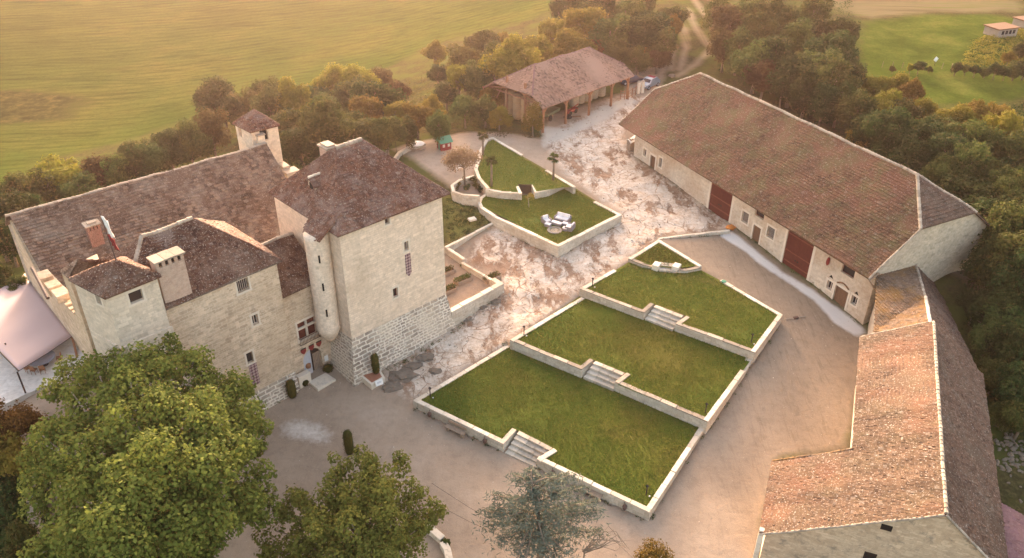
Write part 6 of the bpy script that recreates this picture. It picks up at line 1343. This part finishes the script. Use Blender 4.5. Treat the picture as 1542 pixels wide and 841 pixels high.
# rail fence beside the shed
pts=[gp(*k) for k in ((934,150),(946,151),(957,143))]; t=thing('rail_fence',pts[0],'dark rail pen between the shed and the gateposts','fence')
for a,b in zip(pts[:-1],pts[1:]):
    for h in (.45,.95,1.35): m=MB(); m.tube([a+(0,0,h),b+(0,0,h)],.05,5); m.build('rail',M['beam'],t)
for a in list(pts)+[(pts[0]+pts[1])/2,(pts[1]+pts[2])/2]: m=MB(); m.tube([a-(0,0,.2),a+(0,0,1.5)],.07,6); m.build('post',M['beam'],t)
# bales
def bale(p,up,mt,label,grp,r_=.75,h_=1.25):
    t=thing('round_bale',p,label,'bale',grp); L0=np.array(p,float); m=MB(); m.lathe(L0,[(r_*.92,0),(r_,.08),(r_*1.01,h_*.5),(r_,h_-.08),(r_*.9,h_)],20); m.build('straw',mt,t,smooth=True); m=MB()
    for k in (.3,.55,.8): m.lathe(L0+(0,0,h_*k),[(r_*1.012,-.012),(r_*1.016,0),(r_*1.012,.012)],20)
    m.build('twine',M['woodl'],t); return t
b0_=None; ROWN=['front','second','third','fourth','fifth']
zf=lambda q: gz(q[0],q[1])
for r_ in range(4):
    for k in range(3):
        q=fs(1.6+1.55*(r_%2)*1.0,4.6+1.75*(r_//1)*1.0 if False else 3.9+1.75*r_,0)
        q=fs(1.75,3.4+1.7*r_,0); q=(q[0],q[1],zf(q)+k*1.28)
        lab='straw bale at the shed\'s left end, %s stack from the front, %s'%(ROWN[r_],['bottom','middle','top'][k])
        if b0_ is None: b0_=bale(q,True,M['hay'],lab,'round straw bales at the open left end of the shed')
        else: dup(b0_,q,random.random()*6,lab)
b1_=None
for i in range(5):
    for k in range(2):
        q=fs(12.0+1.62*i,4.6+ (i%2)*.15,0); q=(q[0],q[1],zf(q)+k*1.28); lab='wrapped grey bale in the shed\'s right half, %s stack from the left, %s'%(ROWN[i] if i else 'first',['bottom','top'][k])
        if b1_ is None: b1_=bale(q,True,M['haywrap'],lab,'grey bales in the right half of the shed')
        else: dup(b1_,q,random.random()*6,lab)
# machines
q=np.array(fs(5.6,3.8,0)); q[2]=zf(q); t=thing('farm_trailer',q,'old green farm trailer under the shed roof','trailer'); m=MB(); m.box(q+(0,0,.95),(3.6,1.6,.45),R(yS+12)); m.build('bed',plain('dull_green',(.10,.13,.08),.8),t); 
for s in (-1,1): m=MB(); c=q+np.array([math.cos(R(yS+12))*-1.2-math.sin(R(yS+12))*.9*s,math.sin(R(yS+12))*-1.2+math.cos(R(yS+12))*.9*s,.45]); d=np.array([-math.sin(R(yS+12)),math.cos(R(yS+12)),0])*.1; m.tube([c-d,c+d],.45,14); m.build('wheel',M['rubber'],t)
m=MB(); m.tube([q+np.array([math.cos(R(yS+12))*1.8,math.sin(R(yS+12))*1.8,.8]),q+np.array([math.cos(R(yS+12))*3.2,math.sin(R(yS+12))*3.2,.5])],.06,6); m.build('drawbar',M['steel'],t)
q=np.array(fs(9.2,2.6,0)); q[2]=zf(q); t=thing('hay_rake',q,'small red farm implement in the middle of the shed','farm machine'); y_=R(yS+5); m=MB(); m.box(q+(0,0,.55),(2.4,.7,.35),y_); m.tube([q+(0,0,.8),q+np.array([math.cos(y_)*1.7,math.sin(y_)*1.7,1.1])],.09,6); m.build('frame',M['red'],t)
for s in (-1,1): m=MB(); c=q+np.array([math.cos(y_)*.7*s,math.sin(y_)*.7*s,.35]); d=np.array([-math.sin(y_),math.cos(y_),0])*.45; m.tube([c-d,c+d],.33,12); m.build('wheel',M['rubber'],t)
q=gp(855,178); t=thing('tyre',q,'black tyre lying on the concrete in front of the shed','tyre'); m=MB(); m.lathe(q,[(.35,0),(.6,.03),(.65,.15),(.58,.27),(.35,.27),(.3,.14)],16); m.build('ring',M['rubber'],t)
q=gp(866,176); m=MB(); m.box(q+(0,0,.1),(1.8,.2,.15),.2); o=m.build('timber_beam',M['wood'],None); tag(o,'dark timber lying beside the tyre in front of the shed','timber')
# log pile with sheet at the barn end
q=np.array(fb(.5,2.9,0)); q[2]=gz(q[0],q[1]); t=thing('log_pile',q,'stacked firewood under a white sheet at the left end of the barn','log pile')
u=UV(BYAW+90); m=MB()
for r_ in range(7):
    for k in range(9): p=q+np.array([u[0]*(k-4)*.3,u[1]*(k-4)*.3,.15+r_*.26]); d=np.array([u[1],-u[0],0])*.45; m.tube([p-d,p+d],.13,6)
m.build('logs',M['woodl'],t)
m=MB(); v=[]
for i in range(9):
    for j in range(4): a=(i-4)*.36; b=(j-1.5)*.45; v.append(q+np.array([u[0]*a+u[1]*b,u[1]*a-u[0]*b,2.05+.14*noise.noise((i*.9,j*1.1,0))-.3*(j in(0,3))-.4*abs(i-4)/4]))
m.add(v,[(i*4+j,i*4+j+1,(i+1)*4+j+1,(i+1)*4+j) for i in range(8) for j in range(3)]); o=m.build('sheet',M['white'],t,smooth=True); s_=o.modifiers.new('s','SOLIDIFY'); s_.thickness=.02
# odds and ends in the yard
q=gp(1099,346); t=thing('orange_bag',q,'orange bag on the ground at the barn door kerb','bag'); m=MB(); m.blob(q+(0,0,.25),(.6,.45,.35),8,.3,12,8); m.build('bag',M['orange'],t,smooth=True); m=MB(); m.blob(q+(.1,0,.58),(.12,.1,.1),9,.3,8,6); m.build('knot',M['orange'],t)
a=gp(1183,482);b_=gp(1213,478); t=thing('metal_bar',(a+b_)/2,'thin grey bar lying on the sand beside the upper lawn corner','bar'); m=MB(); m.tube([a+(0,0,.08),b_+(0,0,.08)],.05,6); m.build('bar',M['conc'],t); m=MB(); c=(a+b_)/2; m.box(c+(0,0,.12),(.5,.25,.2),.3); m.build('bracket',M['steel'],t)
p=at(1090,425,T['l3']-.05); m=MB(); m.lathe(p,[(.28,0),(.28,.12),(.0,.16)],12); o=m.build('valve_cover',M['green'],None); tag(o,'small green valve cover on the upper lawn edge','cover')
# curved white bench walls at the bottom
for pl,lb in ((((638,792),(655,800),(671,814)),'curved white stone bench left of its dark bush'),(((672,820),(679,832),(683,850)),'white stone bench running off the bottom edge')):
    P=[gp(*k) for k in pl]; z=P[0][2]+.5; m=MB(); strip(m,[k[:2] for k in P],.55,z,z-.9,-1); o=m.build('stone_bench',M['coping'],None,bevel=.03); tag(o,lb,'bench','white curved stone benches at the bottom edge')
topiary(gp(671,822),.55,.33,'small dark ball bush between the white stone benches',ball=True)
for pa,pb,lb in (((650,728),(765,798),'upper of two thin cables sagging from the courtyard tree to the cedar'),((648,755),(765,812),'lower of two thin cables sagging from the courtyard tree to the cedar')):
    a=at(*pa,3.5);b_=at(*pb,3.5); m=MB(); m.tube([a,(a+b_)/2-(0,0,.15),b_],.012,4); o=m.build('cable',M['iron'],None); tag(o,lb,'cable','thin cables above the court')
# far right: bunker, sign, stakes, rubble
q=gp(1505,52); t=thing('bunker',q,'half buried concrete hut in the green bank, the left one','hut'); y_=R(20); m=MB(); m.box(q+(0,0,.5),(5.0,3.4,2.2),y_); m.build('wall',M['conc'],t); m=MB(); m.box(q+(0,0,1.7),(5.5,3.9,.22),y_); m.build('roof_slab',M['wood'],t)
for k in range(4): a=(k-1.3)*.95; m=MB(); m.box(q+np.array([math.cos(y_)*a+math.sin(y_)*1.72,math.sin(y_)*a-math.cos(y_)*1.72,.95]),(.6,.06,.7),y_); m.build('opening',M['dark'],t)
q=gp(1541,40); t=thing('bunker',q,'half buried concrete hut cut by the right edge, above the bank','hut'); m=MB(); m.box(q+(0,0,.4),(3.2,3,2.2),y_); m.build('wall',M['conc'],t); m=MB(); m.box(q+(0,0,1.6),(3.6,3.4,.2),y_); m.build('roof_slab',M['wood'],t)
q=gp(1407,99); t=thing('field_sign',q,'small white square sign on a stake in the green field','sign'); m=MB(); m.box(q+(0,0,1.15),(.75,.06,.75),.3,(0,R(35))); m.build('panel',M['white'],t); m=MB(); m.tube([q,q+(0,0,1.0)],.04,5); m.build('stake',M['iron'],t)
for i,px in enumerate((1328,1343,1358,1392,1418,1432)):
    q=gp(px,102+i*.5); m=MB(); m.tube([q,q+(.05,0,1.1)],.05,5); o=m.build('fence_stake',M['woodl'],None); tag(o,['leftmost','second','third','fourth','fifth','rightmost'][i]+' thin wooden stake along the grassy field boundary','stake','stakes along the field boundary')
m=MB()
for i in range(80):
    px=random.uniform(1500,1542);py=random.gauss(675,28); q=gp(px,py); m.blob(q,(random.uniform(.1,.28),random.uniform(.1,.28),random.uniform(.08,.2)),i,.35,6,4)
o=m.build('rubble',M['rockpile'],None); tag(o,'heap of loose limestone rubble below the wood at the right','rubble',kind='stuff')
for i,(px,py,s) in enumerate(((976,93,.9),(968,105,.7),(990,90,.7),(982,97,.6),(898,88+4,.5),(1012,116,.6))):
    q=gp(px,py); m=MB(); m.blob(q+(0,0,s*.3),(s,s*.8,s*.55),i+20,.35,10,7); o=m.build('boulder',M['rockpile'],None); tag(o,['largest pale boulder among the bushes right of the shed','pale boulder nearest the shed\'s right end','pale boulder beside the double track','small pale boulder in the middle of the boulder group','small pale boulder just behind the shed ridge','pale boulder at the fork of the track'][i],'boulder','pale boulders by the track')
# boulders of the outcrop at the tower foot
for i,(px,py,s) in enumerate(((606,566,1.1),(622,552,.8),(590,583,.8),(640,540,.7),(700,478,.6),(722,462,.6),(745,452,.7),(655,560,.6))):
    q=gp(px,py); m=MB(); m.blob(q+(0,0,s*.0),(s*1.2,s*.9,s*.35),i+40,.4,12,8); o=m.build('rock_outcrop',M['rockpile'],None); tag(o,['largest weathered rock at the tower foot near the planter','rounded rock beside the battered tower base','rock in front of the stone planter','low rock midway along the tower base','low rock under the left end of the planter terrace wall','low rock under the middle of the planter terrace wall','low rock under the right end of the planter terrace wall','low flat rock between tower base and lowest lawn'][i],'rock','rocks at the foot of the tower')
# weeds, tufts and undergrowth on rough ground
def scatter(name,poly_px,n,size,rad,mt,label,seed,den=26):
    r=np.random.default_rng(seed); P=np.array([gr(*k)[:2] for k in poly_px]); lo=P.min(0);hi=P.max(0); C=[]
    while len(C)<n:
        q=lo+(hi-lo)*r.random((n*3,2)); q=q[sdf(q[:,0],q[:,1],P)>0]; C+= [(*k,gz(*k)+.05) for k in q[:n-len(C)]]
    s=rad*(.5+r.random(n)); v,f=leaves(C,np.stack([s,s,s*.6],1),n*den,size,seed,up=.8); o=mk(name,v,f.tolist(),mt,None,uv=False); tag(o,label,'undergrowth',kind='stuff')
scatter('undergrowth',[(1380,205),(1560,150),(1560,700),(1500,640),(1470,520),(1440,440),(1480,330),(1420,270)],1300,.22,.7,M['leafDark'],'dark undergrowth below the wood on the right',1)
scatter('undergrowth',[(300,260),(640,200),(760,190),(820,200),(780,110),(700,90),(540,150),(330,190),(120,290),(0,330),(0,430),(80,300)],1500,.22,.65,M['leafRust'],'brownish undergrowth on the slope behind the castle',2)
scatter('undergrowth',[(820,100),(880,60),(1020,60),(1010,90),(960,105),(890,85)],300,.2,.6,M['leafOrange'],'orange brown undergrowth behind the shed',3)
scatter('undergrowth',[(1060,60),(1110,0),(1280,0),(1300,120),(1330,240),(1290,215),(1180,160),(1080,105)],800,.22,.7,M['leafDark'],'dark undergrowth behind the barn ridge',4)
scatter('weeds',[(668,300),(700,296),(730,330),(745,335),(672,372)],260,.12,.25,M['leafMid'],'rough weeds on the patch between tower and sofa lawn',5,14)
scatter('bank_vegetation',[(1470,60),(1545,40),(1560,100),(1480,100),(1440,105)],500,.25,.6,M['leafGold'],'bushy yellow green bank round the concrete huts',6)
scatter('undergrowth',[(-40,700),(40,720),(60,841),(-40,850)],300,.22,.7,M['leafDark'],'dark undergrowth outside the boundary wall',7)
scatter('undergrowth',[(760,120),(815,165),(815,215),(740,205),(700,180),(720,140)],260,.2,.6,M['leafRust'],'reddish scrub left of the shed',8)

# weeds rooted along the feet of the terrace walls and house walls
r=np.random.default_rng(91); C=[]
for ln,side in FOOT:
    for a,b in zip(ln[:-1],ln[1:]):
        e=(b-a)/max(np.linalg.norm(b-a),1e-6); nrm=np.array([-e[1],e[0]])*-side
        for k in range(r.poisson(1.5)):
            q=a+(b-a)*r.random()+nrm*(.05+.12*r.random()); C.append((q[0],q[1],gz(*q)+.04))
for (P_,yw_,a0_,a1_) in ((BP,BYAW,2,44),(MP,CYAW,-8,4),(TW,TYAW,-.5,12)):
    for k in range(30):
        q=U3(P_,yw_,a0_+(a1_-a0_)*r.random(),0,(.15 if P_ is not TW else 1.0)+.15*r.random()); C.append((q[0],q[1],gz(q[0],q[1])+.04))
s_=.08+.16*r.random(len(C))**2; v,f=leaves(C,np.stack([s_*1.3,s_*1.3,s_],1),len(C)*22,.09,92,up=.6); o=mk('weeds',v,f.tolist(),M['leafMid'],None,uv=False); tag(o,'small weeds growing along the foot of the walls','weeds',kind='stuff')
# loose stones and gravel lying on the court and the bare rock
r=np.random.default_rng(93); P=np.array([q[:2] for q in YARD]); lo=P.min(0);hi=P.max(0); q=lo+(hi-lo)*r.random((16000,2)); rk=sdf(q[:,0],q[:,1],ROCK); ok=(sdf(q[:,0],q[:,1],P)>.3)&(np.max([sdf(q[:,0],q[:,1],[p[:2] for p in v_]) for v_ in LAWNS.values()],0)<-.1)&((rk>0)|(r.random(len(q))<.22)); q=q[ok][:5200]; rk=rk[ok][:5200]; V=[];Fc=[]
for i,(x,y) in enumerate(q):
    s=(.03+.05*r.random()) if rk[i]<0 else (.05+.14*r.random()**2); z=gz(x,y); a=r.random()*6.28; c,d=math.cos(a)*s,math.sin(a)*s; k=.6+.5*r.random(); b=len(V)
    V+= [(x+c,y+d,z-.02),(x-d*k,y+c*k,z-.02),(x-c,y-d,z-.02),(x+d*k,y-c*k,z-.02),(x+c*.5,y+d*.5,z+s*.6),(x-c*.4,y-d*.4,z+s*.5)]; Fc+= [(b,b+1,b+4),(b+1,b+5,b+4),(b+1,b+2,b+5),(b+2,b+3,b+5),(b+3,b+4,b+5),(b+3,b,b+4)]
o=mk('loose_stones',np.array(V),Fc,blockmat('loose_stone',(.62,.54,.45),(.30,.23,.17)),None,uv=False); tag(o,'small loose stones scattered over the court and the bare rock','loose stones',kind='stuff')
# ------------------------------------------------------------------ haze box round camera and scene, added in place of sun flare glow
hz=MB(); hz.box((0,1500,-20),(3980,4400,161)); 
hm=bpy.data.materials.new('flare_haze'); hm.use_nodes=True; t=hm.node_tree; t.nodes.clear(); o_=t.nodes.new('ShaderNodeOutputMaterial'); v_=t.nodes.new('ShaderNodeVolumePrincipled')
v_.inputs['Color'].default_value=HAZE_COL; v_.inputs['Density'].default_value=HAZE_D; v_.inputs['Anisotropy'].default_value=HAZE_G; t.links.new(v_.outputs[0],o_.inputs['Volume'])
ho=hz.build('haze',hm,None,uv=False); ho['kind']='stuff'; tag(ho,'added warm haze over the whole estate, standing in for sun flare','haze')
